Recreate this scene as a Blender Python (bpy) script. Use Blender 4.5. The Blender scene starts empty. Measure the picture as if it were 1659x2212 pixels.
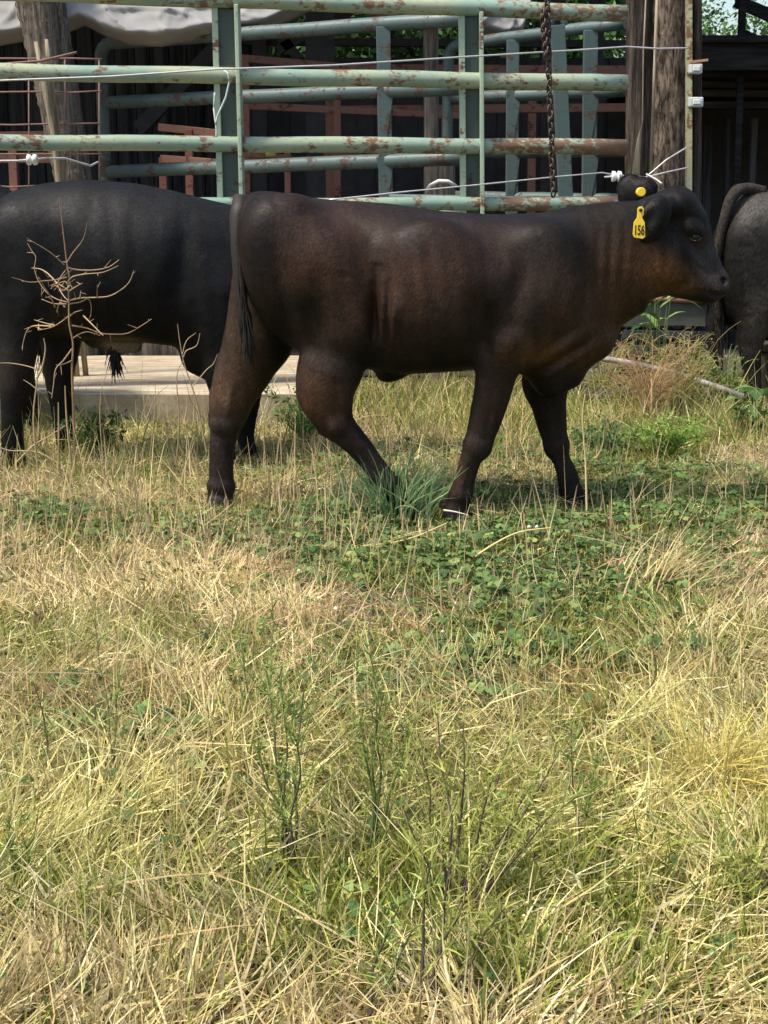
import bpy, math, random
import numpy as np
from mathutils import Vector, Matrix

# ------------------------------------------------------------------ camera, light, exposure
SC = bpy.context.scene
COL = SC.collection
F = 3000.0                      # focal length in units of a 1659 px wide picture
TH = math.atan(666.0 / F)
CT, ST = math.cos(TH), math.sin(TH)
CH = 1.15                       # camera height

cam_d = bpy.data.cameras.new('camera')
cam = bpy.data.objects.new('camera', cam_d); COL.objects.link(cam)
cam.location = (0, 0, CH)
cam.rotation_euler = (math.pi / 2 - TH, 0, 0)
cam_d.sensor_fit = 'VERTICAL'; cam_d.sensor_height = 36.0
cam_d.lens = F / 2212.0 * 36.0
cam_d.clip_start = 0.05; cam_d.clip_end = 500
SC.camera = cam
SC.render.resolution_x, SC.render.resolution_y = 768, 1024

SUN = Vector((-0.46, -0.21, 0.86)).normalized()
w = bpy.data.worlds.new('World'); SC.world = w; w.use_nodes = True
wn = w.node_tree
sky = wn.nodes.new('ShaderNodeTexSky'); sky.sky_type = 'NISHITA'; sky.sun_disc = False
sky.sun_elevation = math.asin(SUN.z); sky.sun_rotation = math.atan2(SUN.x, SUN.y)
sky.air_density = 1.3; sky.dust_density = 3.0; sky.ozone_density = 1.0
bg = wn.nodes['Background']; bg.inputs['Strength'].default_value = 0.15
wn.links.new(sky.outputs['Color'], bg.inputs['Color'])
sd = bpy.data.lights.new('sun', 'SUN'); sd.energy = 3.8; sd.angle = math.radians(8.0); sd.color = (1.0, .93, .8)
so = bpy.data.objects.new('sun', sd); COL.objects.link(so)
so.rotation_euler = SUN.to_track_quat('Z', 'Y').to_euler()
SC.view_settings.view_transform = 'Standard'; SC.view_settings.look = 'None'
SC.view_settings.exposure = 0.65; SC.view_settings.gamma = 1.0
SC.cycles.max_bounces = 6; SC.cycles.diffuse_bounces = 3; SC.cycles.glossy_bounces = 2
SC.cycles.transparent_max_bounces = 8; SC.cycles.use_denoising = True

R = random.Random(5)
NP = np.random.default_rng(7)

# ------------------------------------------------------------------ helpers
def P(u, v, Y):
    """world point on the sight line (u,v) at depth Y"""
    x = (u - 829.5) / F; yc = -(v - 1106) / F
    dy = CT + yc * ST; dz = yc * CT - ST
    t = Y / dy
    return Vector((x * t, Y, CH + dz * t))

def G(u, v):
    """ground point under (u,v)"""
    x = (u - 829.5) / F; yc = -(v - 1106) / F
    dy = CT + yc * ST; dz = yc * CT - ST
    t = -CH / dz
    return Vector((x * t, dy * t, 0))

def S(Y):                        # metres per picture unit at depth Y
    return Y * CT / F * 1.0

def link(o, parent=None):
    COL.objects.link(o)
    if parent is not None: o.parent = parent
    return o

def tag(o, label=None, cat=None, group=None, kind=None):
    if label: o['label'] = label
    if cat: o['category'] = cat
    if group: o['group'] = group
    if kind: o['kind'] = kind
    return o

def empty(name, loc, label, cat, group=None):
    o = bpy.data.objects.new(name, None); COL.objects.link(o)
    o.location = loc; o.empty_display_size = .1
    tag(o, label, cat, group)
    return o

def np_mesh(name, V, Fq, mat, parent=None, smooth=False, col=None, quads=True):
    """fast mesh from numpy arrays (all faces with the same corner count)"""
    V = np.asarray(V, np.float32); Fq = np.asarray(Fq, np.int32)
    off = Vector((0, 0, 0))
    if parent is not None: off = parent_world(parent)
    V = V - np.array(off, np.float32)
    me = bpy.data.meshes.new(name)
    me.vertices.add(len(V)); me.vertices.foreach_set('co', V.ravel())
    n, k = Fq.shape
    me.loops.add(n * k); me.loops.foreach_set('vertex_index', Fq.ravel())
    me.polygons.add(n)
    me.polygons.foreach_set('loop_start', np.arange(0, n * k, k, dtype=np.int32))
    if smooth: me.polygons.foreach_set('use_smooth', np.ones(n, bool))
    if col is not None:
        a = me.color_attributes.new('col', 'FLOAT_COLOR', 'POINT')
        c = np.ones((len(V), 4), np.float32); c[:, :3] = col
        a.data.foreach_set('color', c.ravel())
    me.update(calc_edges=True); me.validate()
    if mat: me.materials.append(mat)
    o = bpy.data.objects.new(name, me)
    return link(o, parent)

def parent_world(p):
    v = Vector((0, 0, 0))
    while p is not None:
        v = v + p.location; p = p.parent
    return v

class MB:
    def __init__(s): s.v = []; s.f = []; s.sm = []
    def box(s, c, size, rot=None, taper=1.0):
        c = Vector(c); hx, hy, hz = [q / 2 for q in size]
        M = rot.to_matrix() if isinstance(rot, __import__('mathutils').Euler) else (rot or Matrix.Identity(3))
        b = len(s.v)
        for z in (-1, 1):
            k = taper if z > 0 else 1
            for x, y in ((-1, -1), (1, -1), (1, 1), (-1, 1)):
                s.v.append(c + M @ Vector((x * hx * k, y * hy * k, z * hz)))
        for q in ((3, 2, 1, 0), (4, 5, 6, 7), (0, 1, 5, 4), (1, 2, 6, 5), (2, 3, 7, 6), (3, 0, 4, 7)):
            s.f.append(tuple(b + i for i in q)); s.sm.append(False)
    def bar(s, a, b, w, d, up=(0, 1, 0)):
        """rectangular bar from a to b; w across (perp to up), d along up"""
        a = Vector(a); b = Vector(b); t = (b - a); L = t.length; t.normalize()
        upv = Vector(up); side = t.cross(upv)
        if side.length < 1e-5: side = t.cross(Vector((1, 0, 0)))
        side.normalize(); n = side.cross(t).normalized()
        M = Matrix((side, n, t)).transposed()
        s.box((a + b) / 2, (w, d, L), M)
    def tube(s, pts, r, n=8, cap=True, jit=0.0):
        pts = [Vector(p) for p in pts]
        rr = r if isinstance(r, (list, tuple)) else [r] * len(pts)
        base = len(s.v); up = None
        for i, p in enumerate(pts):
            t = (pts[min(i + 1, len(pts) - 1)] - pts[max(i - 1, 0)])
            if t.length < 1e-9: t = Vector((0, 0, 1))
            t.normalize()
            if up is None:
                up = Vector((0, 0, 1)) if abs(t.z) < .9 else Vector((1, 0, 0))
            a = t.cross(up)
            if a.length < 1e-6: a = t.cross(Vector((0.3, 1, 0.1)))
            a.normalize(); b = t.cross(a).normalized(); up = -b if False else up
            for k in range(n):
                an = 2 * math.pi * k / n
                q = rr[i] * (1 + (R.uniform(-jit, jit) if jit else 0))
                s.v.append(p + a * math.cos(an) * q + b * math.sin(an) * q)
        for i in range(len(pts) - 1):
            for k in range(n):
                k2 = (k + 1) % n
                s.f.append((base + i * n + k, base + i * n + k2, base + (i + 1) * n + k2, base + (i + 1) * n + k)); s.sm.append(True)
        if cap:
            s.f.append(tuple(base + k for k in range(n))[::-1]); s.sm.append(False)
            e = base + (len(pts) - 1) * n
            s.f.append(tuple(e + k for k in range(n))); s.sm.append(False)
    def poly(s, pts, depth):
        """flat outline (list of points) given thickness along +Y"""
        b = len(s.v); n = len(pts)
        for p in pts: s.v.append(Vector(p))
        for p in pts: s.v.append(Vector(p) + Vector((0, depth, 0)))
        s.f.append(tuple(range(b, b + n))); s.sm.append(False)
        s.f.append(tuple(range(b + 2 * n - 1, b + n - 1, -1))); s.sm.append(False)
        for i in range(n):
            j = (i + 1) % n
            s.f.append((b + j, b + i, b + n + i, b + n + j)); s.sm.append(False)
    def build(s, name, mat, parent=None, bevel=0.0):
        off = parent_world(parent) if parent is not None else Vector((0, 0, 0))
        me = bpy.data.meshes.new(name)
        me.from_pydata([tuple(q - off) for q in s.v], [], s.f); me.update()
        me.polygons.foreach_set('use_smooth', s.sm)
        if mat: me.materials.append(mat)
        o = bpy.data.objects.new(name, me); link(o, parent)
        if bevel:
            m = o.modifiers.new('bevel', 'BEVEL'); m.width = bevel; m.segments = 2; m.limit_method = 'ANGLE'
        return o

# ------------------------------------------------------------------ materials
def new_mat(name, rough=.8, spec=.3):
    m = bpy.data.materials.new(name); m.use_nodes = True
    n = m.node_tree.nodes; b = n['Principled BSDF']
    b.inputs['Roughness'].default_value = rough
    b.inputs['Specular IOR Level'].default_value = spec
    return m, m.node_tree, b

def N(nt, typ, **kw):
    n = nt.nodes.new(typ)
    for k, v in kw.items(): setattr(n, k, v)
    return n

def coords(nt, scale, obj=False):
    mp = N(nt, 'ShaderNodeMapping'); mp.inputs['Scale'].default_value = scale
    if obj:
        tc = N(nt, 'ShaderNodeTexCoord'); nt.links.new(tc.outputs['Object'], mp.inputs[0])
    else:
        g = N(nt, 'ShaderNodeNewGeometry'); nt.links.new(g.outputs['Position'], mp.inputs[0])
    return mp.outputs[0]

def noise(nt, vec, scale=1.0, detail=5, rough=.6):
    n = N(nt, 'ShaderNodeTexNoise'); n.inputs['Scale'].default_value = scale
    n.inputs['Detail'].default_value = detail; n.inputs['Roughness'].default_value = rough
    nt.links.new(vec, n.inputs['Vector']); return n.outputs['Fac']

def ramp(nt, fac, stops):
    r = N(nt, 'ShaderNodeValToRGB'); e = r.color_ramp.elements
    while len(e) < len(stops): e.new(.5)
    for i, (p, c) in enumerate(stops):
        e[i].position = p; e[i].color = (*c, 1) if len(c) == 3 else c
    nt.links.new(fac, r.inputs[0]); return r.outputs[0]

def mix(nt, fac, a, b, mode='MIX'):
    m = N(nt, 'ShaderNodeMix', data_type='RGBA', blend_type=mode)
    if isinstance(fac, (int, float)): m.inputs[0].default_value = fac
    else: nt.links.new(fac, m.inputs[0])
    for i, q in ((6, a), (7, b)):
        if isinstance(q, tuple): m.inputs[i].default_value = (*q, 1)
        else: nt.links.new(q, m.inputs[i])
    return m.outputs[2]

def bump(nt, b, h, strength=.5, dist=.01):
    n = N(nt, 'ShaderNodeBump'); n.inputs['Strength'].default_value = strength; n.inputs['Distance'].default_value = dist
    nt.links.new(h, n.inputs['Height']); nt.links.new(n.outputs[0], b.inputs['Normal'])

def mat_wood(name, c1, c2, c3, grain=(45, 45, 2.2), crack=.09):
    m, nt, b = new_mat(name, .9, .15)
    v = coords(nt, grain)
    f = noise(nt, v, 1.0, 8, .65)
    f2 = noise(nt, coords(nt, (6, 6, 3)), 1.0, 4)
    c = ramp(nt, f, [(.5 - crack * 1.2, c1), (.5, c2), (.5 + crack * 1.3, c3)])
    c = mix(nt, f2, c, mix(nt, .6, c, c1), 'MIX')
    nt.links.new(c, b.inputs['Base Color']); bump(nt, b, f, 1.0, .02)
    return m

def mat_paint(name, paint, paint2, rust, amount=.5, xgrad=None):
    """old paint with rust patches and chips; xgrad = (x0, x1, extra): rustier towards x1"""
    m, nt, b = new_mat(name, .55, .4)
    p = coords(nt, (1, 1, 1))
    n1 = noise(nt, p, 9, 6, .7); n2 = noise(nt, coords(nt, (30, 60, 60)), 1, 5, .6)
    n3 = noise(nt, p, 2.3, 3, .5)
    base = mix(nt, ramp(nt, n3, [(.35, (0, 0, 0)), (.65, (1, 1, 1))]), paint, paint2)
    base = mix(nt, ramp(nt, n2, [(.4, (0, 0, 0)), (.8, (.5, .5, .5))]), base, tuple(q * .75 for q in paint))
    s = N(nt, 'ShaderNodeMath', operation='ADD'); nt.links.new(n1, s.inputs[0])
    k = N(nt, 'ShaderNodeMath', operation='MULTIPLY'); nt.links.new(n2, k.inputs[0]); k.inputs[1].default_value = .45
    nt.links.new(k.outputs[0], s.inputs[1])
    out = s.outputs[0]
    if xgrad:
        g = N(nt, 'ShaderNodeNewGeometry'); sx = N(nt, 'ShaderNodeSeparateXYZ'); nt.links.new(g.outputs['Position'], sx.inputs[0])
        mr = N(nt, 'ShaderNodeMapRange'); nt.links.new(sx.outputs[0], mr.inputs[0])
        mr.inputs[1].default_value, mr.inputs[2].default_value = xgrad[0], xgrad[1]
        mr.inputs[3].default_value, mr.inputs[4].default_value = 0, xgrad[2]
        a = N(nt, 'ShaderNodeMath', operation='ADD'); nt.links.new(out, a.inputs[0]); nt.links.new(mr.outputs[0], a.inputs[1])
        out = a.outputs[0]
    t = 1.02 - amount * .4
    fac = ramp(nt, out, [(max(0, t - .07), (0, 0, 0)), (min(1, t), (1, 1, 1))])
    rc = mix(nt, n2, rust, tuple(q * .45 for q in rust))
    c = mix(nt, fac, base, rc)
    nt.links.new(c, b.inputs['Base Color'])
    rr = N(nt, 'ShaderNodeMapRange'); nt.links.new(fac, rr.inputs[0]); rr.inputs[3].default_value = .45; rr.inputs[4].default_value = .9
    nt.links.new(rr.outputs[0], b.inputs['Roughness'])
    bump(nt, b, n1, .25, .004)
    return m

def mat_plain(name, c, c2=None, rough=.8, sc=8, spec=.3, bmp=.2, metal=0):
    m, nt, b = new_mat(name, rough, spec)
    b.inputs['Metallic'].default_value = metal
    f = noise(nt, coords(nt, (1, 1, 1)), sc, 6, .65)
    nt.links.new(ramp(nt, f, [(.3, c), (.7, c2 or tuple(q * .6 for q in c))]), b.inputs['Base Color'])
    if bmp: bump(nt, b, f, bmp, .01)
    return m

def mat_leaf(name, rough=.6, trans=.35):
    """colour from the mesh's own colour attribute, slightly translucent"""
    m, nt, b = new_mat(name, rough, .2)
    a = N(nt, 'ShaderNodeAttribute', attribute_name='col')
    nt.links.new(a.outputs['Color'], b.inputs['Base Color'])
    t = N(nt, 'ShaderNodeBsdfTranslucent'); nt.links.new(a.outputs['Color'], t.inputs['Color'])
    mx = N(nt, 'ShaderNodeMixShader'); mx.inputs[0].default_value = trans
    nt.links.new(b.outputs[0], mx.inputs[1]); nt.links.new(t.outputs[0], mx.inputs[2])
    nt.links.new(mx.outputs[0], nt.nodes['Material Output'].inputs[0])
    return m

M_BLADE = mat_leaf('grass_blades', .65, .22)
M_PAINT = mat_paint('mint_paint', (.195, .30, .25), (.31, .36, .25), (.23, .135, .085), .46, (0.2, 1.7, .22))
M_PAINTTOP = mat_paint('cream_mint_paint', (.21, .31, .25), (.36, .38, .25), (.25, .15, .09), .44, (-0.2, 1.7, .09))
M_PAINTPOST = mat_paint('mint_post_paint', (.27, .37, .28), (.37, .43, .31), (.20, .10, .06), .38)
M_WEBSHADE = mat_paint('shaded_web_paint', (.032, .052, .044), (.042, .064, .054), (.05, .033, .028), .30)  # post web: shade between the flanges put into the paint colour
M_BLUE = mat_paint('blue_green_paint', (.060, .098, .100), (.078, .115, .112), (.105, .068, .055), .46)
M_RED = mat_paint('red_oxide_paint', (.23, .105, .075), (.27, .125, .09), (.13, .065, .045), .4)
M_WOODL = mat_wood('weathered_grey_wood', (.04, .033, .028), (.135, .112, .092), (.24, .205, .17))
M_WOODD = mat_wood('dark_old_wood', (.016, .013, .011), (.062, .050, .042), (.13, .105, .085))
M_WOODP = mat_wood('rough_bark_wood', (.022, .016, .013), (.13, .098, .076), (.30, .235, .18), grain=(48, 48, 11))
M_WOODGREY = mat_wood('pale_grey_wood', (.10, .085, .07), (.24, .21, .175), (.36, .32, .27))
M_WOODPALE = mat_wood('pale_split_wood', (.16, .13, .09), (.34, .28, .19), (.46, .40, .28))
M_SHED = mat_wood('dark_shed_boards', (.022, .023, .029), (.062, .065, .076), (.11, .112, .125), grain=(12, 12, .6))
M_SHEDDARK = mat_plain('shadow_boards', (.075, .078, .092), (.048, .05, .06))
M_SHEDBLACK = mat_wood('near_black_boards', (.008, .008, .010), (.018, .017, .018), (.034, .031, .029), grain=(3, 30, 30))  # near-black boards for the barn fascia, roof and beams
M_WIRE = mat_plain('galvanised_wire', (.55, .55, .56), (.4, .4, .4), .4, 30, .5, 0, .3)
M_RUSTWIRE = mat_plain('rusty_wire', (.22, .13, .11), (.15, .09, .07), .8, 30)
M_TAIL = mat_plain('dusty_tail', (.050, .043, .036), (.018, .015, .013), .9, 60, .1, .8)
M_CHAIN = mat_plain('rusty_chain', (.10, .075, .06), (.05, .035, .03), .6, 40, .5, .3, .5)
M_WHITE = mat_plain('white_ceramic', (.85, .85, .84), (.75, .75, .74), .3, 20, .5, 0)
M_GREYBOX = mat_plain('grey_plastic', (.5, .53, .55), (.38, .41, .43), .5, 25)
M_TWINE = mat_plain('pale_twine', (.45, .55, .50), (.35, .42, .38), .9, 40)
M_PVC = mat_plain('pale_pipe', (.46, .45, .42), (.12, .11, .09), .6, 9)

# ------------------------------------------------------------------ ground
def vnoise(x, y, seed=0, oct=3):
    """value noise in numpy"""
    out = np.zeros_like(x, dtype=np.float64); amp = 1.0; tot = 0
    for o in range(oct):
        xi = np.floor(x).astype(int); yi = np.floor(y).astype(int)
        xf = x - xi; yf = y - yi
        xf = xf * xf * (3 - 2 * xf); yf = yf * yf * (3 - 2 * yf)
        def h(a, b):
            q = np.sin(a * 127.1 + b * 311.7 + seed * 74.7 + o * 19.3) * 43758.5453
            return q - np.floor(q)
        v = (h(xi, yi) * (1 - xf) + h(xi + 1, yi) * xf) * (1 - yf) + (h(xi, yi + 1) * (1 - xf) + h(xi + 1, yi + 1) * xf) * yf
        out += amp * v; tot += amp; amp *= .5; x = x * 2.03; y = y * 2.03
    return out / tot

def gz(x, y):
    x = np.asarray(x, float); y = np.asarray(y, float)
    near = np.clip((7.0 - y) / 1.0, 0, 1)
    return (vnoise(x * 2.2 + 9, y * 2.2, 3) - .5) * .05 * near

def build_ground():
    m, nt, b = new_mat('field_soil', .95, .1)
    p = coords(nt, (1, 1, 1))
    f = noise(nt, p, 14, 8, .7); f2 = noise(nt, p, 1.6, 4)
    c = ramp(nt, f, [(.3, (.03, .024, .014)), (.5, (.075, .058, .03)), (.7, (.15, .115, .06))])
    f3 = noise(nt, coords(nt, (60, 60, 60)), 1, 4, .7)
    c = mix(nt, ramp(nt, f3, [(.5, (0, 0, 0)), (.62, (.8, .8, .8))]), c, (.34, .27, .13))
    c = mix(nt, ramp(nt, f2, [(.5, (0, 0, 0)), (.7, (.6, .6, .6))]), c, (.06, .075, .025))
    nt.links.new(c, b.inputs['Base Color']); bump(nt, b, f, .9, .03)
    xs = np.concatenate([[-150, -60, -25, -10], np.linspace(-4, 4, 81), [10, 25, 60, 150]])
    ys = np.concatenate([[-60, -20, -5, 0], np.linspace(1.2, 8.2, 71), [9, 11, 14, 20, 40, 80, 200]])
    X, Y = np.meshgrid(xs, ys, indexing='ij')
    V = np.stack([X, Y, gz(X, Y)], -1).reshape(-1, 3)
    ny = len(ys); i, j = np.meshgrid(np.arange(len(xs) - 1), np.arange(ny - 1), indexing='ij')
    a = (i * ny + j).ravel()
    tag(np_mesh('ground', V, np.stack([a, a + ny, a + ny + 1, a + 1], 1), m, smooth=True), kind='structure')
build_ground()

# ------------------------------------------------------------------ cattle: implicit surfaces turned into one mesh
def surface_nets(D, org, h):
    nx, ny, nz = D.shape
    ins = D < 0
    c = np.zeros((nx - 1, ny - 1, nz - 1), np.int8)
    for i in (0, 1):
        for j in (0, 1):
            for k in (0, 1):
                c += ins[i:nx - 1 + i, j:ny - 1 + j, k:nz - 1 + k]
    act = (c > 0) & (c < 8)
    ii, jj, kk = np.nonzero(act)
    idx = -np.ones(act.shape, np.int32); idx[ii, jj, kk] = np.arange(len(ii))
    acc = np.zeros((len(ii), 3)); cnt = np.zeros(len(ii))
    cor = [(a, b, d) for a in (0, 1) for b in (0, 1) for d in (0, 1)]
    for a in cor:
        for ax in range(3):
            if a[ax] == 0:
                b = list(a); b[ax] = 1
                da = D[ii + a[0], jj + a[1], kk + a[2]]; db = D[ii + b[0], jj + b[1], kk + b[2]]
                mk = (da < 0) != (db < 0)
                t = np.where(mk, da / np.where(mk, da - db, 1), 0)
                pt = np.array(a)[None, :] + 0.0
                pt = np.repeat(pt, len(ii), 0); pt[:, ax] += t
                acc += pt * mk[:, None]; cnt += mk
    V = (acc / cnt[:, None] + np.stack([ii, jj, kk], 1)) * h + np.array(org)
    quads = []
    for ax in range(3):
        sl0 = [slice(1, -1)] * 3; sl1 = [slice(1, -1)] * 3
        sl0[ax] = slice(0, -1); sl1[ax] = slice(1, None)
        A = ins[tuple(sl0)]; B = ins[tuple(sl1)]
        e = np.nonzero(A != B)
        flip = A[e]
        p = [e[0] + (0 if ax == 0 else 1), e[1] + (0 if ax == 1 else 1), e[2] + (0 if ax == 2 else 1)]
        o1, o2 = [(1, 2), (2, 0), (0, 1)][ax]
        def cell(d1, d2):
            q = [x.copy() for x in p]; q[o1] -= d1; q[o2] -= d2
            return idx[q[0], q[1], q[2]]
        q = np.stack([cell(1, 1), cell(0, 1), cell(0, 0), cell(1, 0)], 1)
        q[~flip] = q[~flip][:, ::-1]
        quads.append(q)
    Q = np.concatenate(quads)
    return V, Q[(Q >= 0).all(1)]

class Body:
    def __init__(s, Y0): s.ops = []; s.Y0 = Y0; s.lo = np.full(3, 1e9); s.hi = np.full(3, -1e9)
    def pt(s, u, v, dy=0.0):
        return np.array(P(u, v, s.Y0 + dy))
    def _bb(s, lo, hi):
        s.lo = np.minimum(s.lo, lo); s.hi = np.maximum(s.hi, hi)
    def cone(s, a, b, ra, rb, k=.03, sy=1.0, sub=False):
        """a, b = (u, v, dy); radii in picture units"""
        A = s.pt(*a); B = s.pt(*b); ra *= S(s.Y0); rb *= S(s.Y0)
        r = max(ra, rb) * max(1, sy)
        lo = np.minimum(A, B) - r; hi = np.maximum(A, B) + r
        if not sub: s._bb(lo, hi)
        sc = np.array([1, 1 / sy, 1])
        def f(p):
            pa = (p - A) * sc; ba = (B - A) * sc
            t = np.clip((pa @ ba) / max(ba @ ba, 1e-9), 0, 1)
            d = np.sqrt(((pa - t[..., None] * ba) ** 2).sum(-1))
            return (d - (ra + (rb - ra) * t)) * min(1, sy)
        s.ops.append((f, lo, hi, k, sub))
    def chain(s, pts, k=.02, sy=1.0):
        """tapering limb through (u, v, dy, r): one smooth tube, then blended into the body"""
        n = len(pts); a = np.array(pts, float)
        t = np.concatenate([[0], np.cumsum(np.hypot(np.diff(a[:, 0]), np.diff(a[:, 1])))])
        tt = np.linspace(0, t[-1], n * 5)
        ker = np.array([1, 2, 3, 2, 1.]); ker /= ker.sum()
        fine = []
        for c in range(4):
            q = np.interp(tt, t, a[:, c]); q2 = np.convolve(np.pad(q, 2, 'edge'), ker, 'valid'); q2[0], q2[-1] = q[0], q[-1]; fine.append(q2)
        C = np.array([s.pt(u, v, d) for u, v, d in zip(*fine[:3])]); r = fine[3] * S(s.Y0)
        lo = (C - r[:, None]).min(0); hi = (C + r[:, None]).max(0); s._bb(lo, hi)
        sc = np.array([1, 1 / sy, 1])
        def f(p):
            d = None; ps = p * sc; Cs = C * sc
            for i in range(len(C) - 1):
                pa = ps - Cs[i]; ba = Cs[i + 1] - Cs[i]
                q = np.clip((pa @ ba) / max(ba @ ba, 1e-12), 0, 1)
                e = np.sqrt(((pa - q[..., None] * ba) ** 2).sum(-1)) - (r[i] + (r[i + 1] - r[i]) * q)
                d = e if d is None else np.minimum(d, e)
            return d * min(1, sy)
        s.ops.append((f, lo, hi, k, False))
    def ell(s, c, r, rot=0.0, k=.03, sub=False, yaw=0.0):
        """c=(u,v,dy); r=(along, lateral in metres, across) first/third in picture units; rot in degrees in the side plane"""
        C = s.pt(*c); r = np.array([r[0] * S(s.Y0), r[1], r[2] * S(s.Y0)])
        m = r.max(); lo = C - m; hi = C + m
        if not sub: s._bb(lo, hi)
        ca, sa = math.cos(math.radians(rot)), math.sin(math.radians(rot))
        Mx = np.array([[ca, 0, sa], [0, 1, 0], [-sa, 0, ca]])
        cy, sy_ = math.cos(math.radians(yaw)), math.sin(math.radians(yaw))
        Mx = Mx @ np.array([[cy, sy_, 0], [-sy_, cy, 0], [0, 0, 1]])
        def f(p):
            q = (p - C) @ Mx.T
            k0 = np.sqrt(((q / r) ** 2).sum(-1)); k1 = np.sqrt(((q / (r * r)) ** 2).sum(-1))
            return k0 * (k0 - 1) / np.maximum(k1, 1e-9)
        s.ops.append((f, lo, hi, k, sub))
    def loft(s, st, k=.03):
        """st rows (u, vtop, vbottom, half width m)"""
        st = np.array(st, float)
        us = np.linspace(st[0, 0], st[-1, 0], 400)
        cols = []
        ker = np.exp(-np.linspace(-2, 2, 31) ** 2); ker /= ker.sum()
        for c in (1, 2, 3):
            q = np.interp(us, st[:, 0], st[:, c]); q = np.convolve(np.pad(q, 15, 'edge'), ker, 'valid'); cols.append(q)
        X = np.array([P(u, 600, s.Y0).x for u in us])
        top = np.array([P(u, v, s.Y0).z for u, v in zip(us, cols[0])])
        bot = np.array([P(u, v, s.Y0).z for u, v in zip(us, cols[1])])
        hw = cols[2]
        lo = np.array([X[0], s.Y0 - hw.max(), bot.min()]); hi = np.array([X[-1], s.Y0 + hw.max(), top.max()])
        s._bb(lo, hi)
        def f(p):
            x = p[..., 0]
            t = np.interp(x, X, top); b = np.interp(x, X, bot); w_ = np.interp(x, X, hw)
            zc = b + (t - b) * .50; hz = (t - b) / 2
            yy = np.abs(p[..., 1] - s.Y0) / w_
            zz = (p[..., 2] - zc) / hz
            # egg: narrower towards the spine
            yy = yy * (1 + .20 * np.clip(zz, 0, 1) ** 2 + .10 * np.clip(-zz, 0, 1) ** 2)
            q = (yy ** 2.3 + np.abs(zz) ** 2.3 + 1e-9) ** (1 / 2.3)
            d = (q - 1) * np.minimum(w_, hz)
            ex = np.maximum(X[0] - x, x - X[-1])
            return np.where(ex > 0, np.maximum(d, 0) + ex, d)
        s.ops.append((f, lo, hi, k, False))
    def mesh(s, h):
        lo = s.lo - 4 * h - .03; hi = s.hi + 4 * h + .03
        n = np.ceil((hi - lo) / h).astype(int) + 1
        D = np.full(n, 1.0, np.float64)
        ax = [lo[i] + np.arange(n[i]) * h for i in range(3)]
        for f, a, b, k, sub in s.ops:
            pad = k + 3 * h + .01
            i0 = np.maximum(((a - pad - lo) / h).astype(int), 0); i1 = np.minimum(((b + pad - lo) / h).astype(int) + 2, n)
            if (i1 <= i0).any(): continue
            g = np.stack(np.meshgrid(*[ax[i][i0[i]:i1[i]] for i in range(3)], indexing='ij'), -1)
            d = f(g)
            sl = tuple(slice(i0[i], i1[i]) for i in range(3))
            o = D[sl]
            if sub:
                hh = np.clip(.5 - .5 * (o + d) / k, 0, 1); D[sl] = o + (-d - o) * hh + k * hh * (1 - hh)
            else:
                hh = np.clip(.5 + .5 * (d - o) / k, 0, 1); D[sl] = d + (o - d) * hh - k * hh * (1 - hh)
        return surface_nets(D, lo, h)

def relax(V, Q, it=2, lam=.5):
    n = len(V)
    for _ in range(it):
        acc = np.zeros_like(V); cnt = np.zeros(n)
        for a in range(4):
            for b in ((a + 1) % 4, (a + 3) % 4):
                np.add.at(acc, Q[:, a], V[Q[:, b]]); np.add.at(cnt, Q[:, a], 1)
        V = V + lam * (acc / np.maximum(cnt, 1)[:, None] - V)
    return V

def folds(V, Y0, lines):
    """raise (+) or sink (-) the hide along lines in the side view: (u0, v0, u1, v1, width, metres)"""
    s_ = S(Y0); out = np.zeros(len(V)); hn = vnoise(V[:, 0] * 9, V[:, 2] * 9, 77, 2)
    for u0, v0, u1, v1, wd, amp in lines:
        a = P(u0, v0, Y0); b = P(u1, v1, Y0); ax, az, bx, bz = a.x, a.z, b.x, b.z
        dx, dz = bx - ax, bz - az; L2 = dx * dx + dz * dz
        t = np.clip(((V[:, 0] - ax) * dx + (V[:, 2] - az) * dz) / L2, 0, 1)
        d2 = (V[:, 0] - ax - t * dx) ** 2 + (V[:, 2] - az - t * dz) ** 2
        out += amp * np.exp(-d2 / (wd * s_) ** 2) * np.sin(np.pi * (.12 + .76 * t)) * (.5 + hn)
    V[:, 1] += out * np.sign(V[:, 1] - Y0) * np.clip(np.abs(V[:, 1] - Y0) / .05, 0, 1)
    return V

def mat_coat(name, sheen=.25, streak=1.0):
    m, nt, b = new_mat(name, .62, .15)
    a = N(nt, 'ShaderNodeAttribute', attribute_name='col')
    st = noise(nt, coords(nt, (170, 170, 28)), 1, 4, .7)
    bl = noise(nt, coords(nt, (9, 9, 6)), 1, 5, .6)
    dk = mix(nt, ramp(nt, st, [(.3, (.55, .55, .55)), (.7, (1.35, 1.3, 1.25))]), (1, 1, 1), (1, 1, 1))
    c = mix(nt, 1.0, a.outputs['Color'], ramp(nt, st, [(.3, (.72, .72, .72)), (.7, (1.0, 1.0, 1.0))]), 'MULTIPLY')
    c = mix(nt, 1.0, c, ramp(nt, bl, [(.3, (.65, .66, .7)), (.65, (1, 1, 1))]), 'MULTIPLY')
    nt.links.new(c, b.inputs['Base Color'])
    rr = N(nt, 'ShaderNodeMapRange'); nt.links.new(bl, rr.inputs[0]); rr.inputs[3].default_value = .58; rr.inputs[4].default_value = .8
    nt.links.new(rr.outputs[0], b.inputs['Roughness'])
    b.inputs['Sheen Weight'].default_value = sheen; b.inputs['Sheen Roughness'].default_value = .45
    bump(nt, b, st, .15 * streak, .004)
    return m
M_COAT = mat_coat('dark_cattle_coat', .05)
M_HAIR = mat_plain('black_tail_hair', (.012, .010, .010), (.006, .005, .005), .6, 60)
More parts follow.
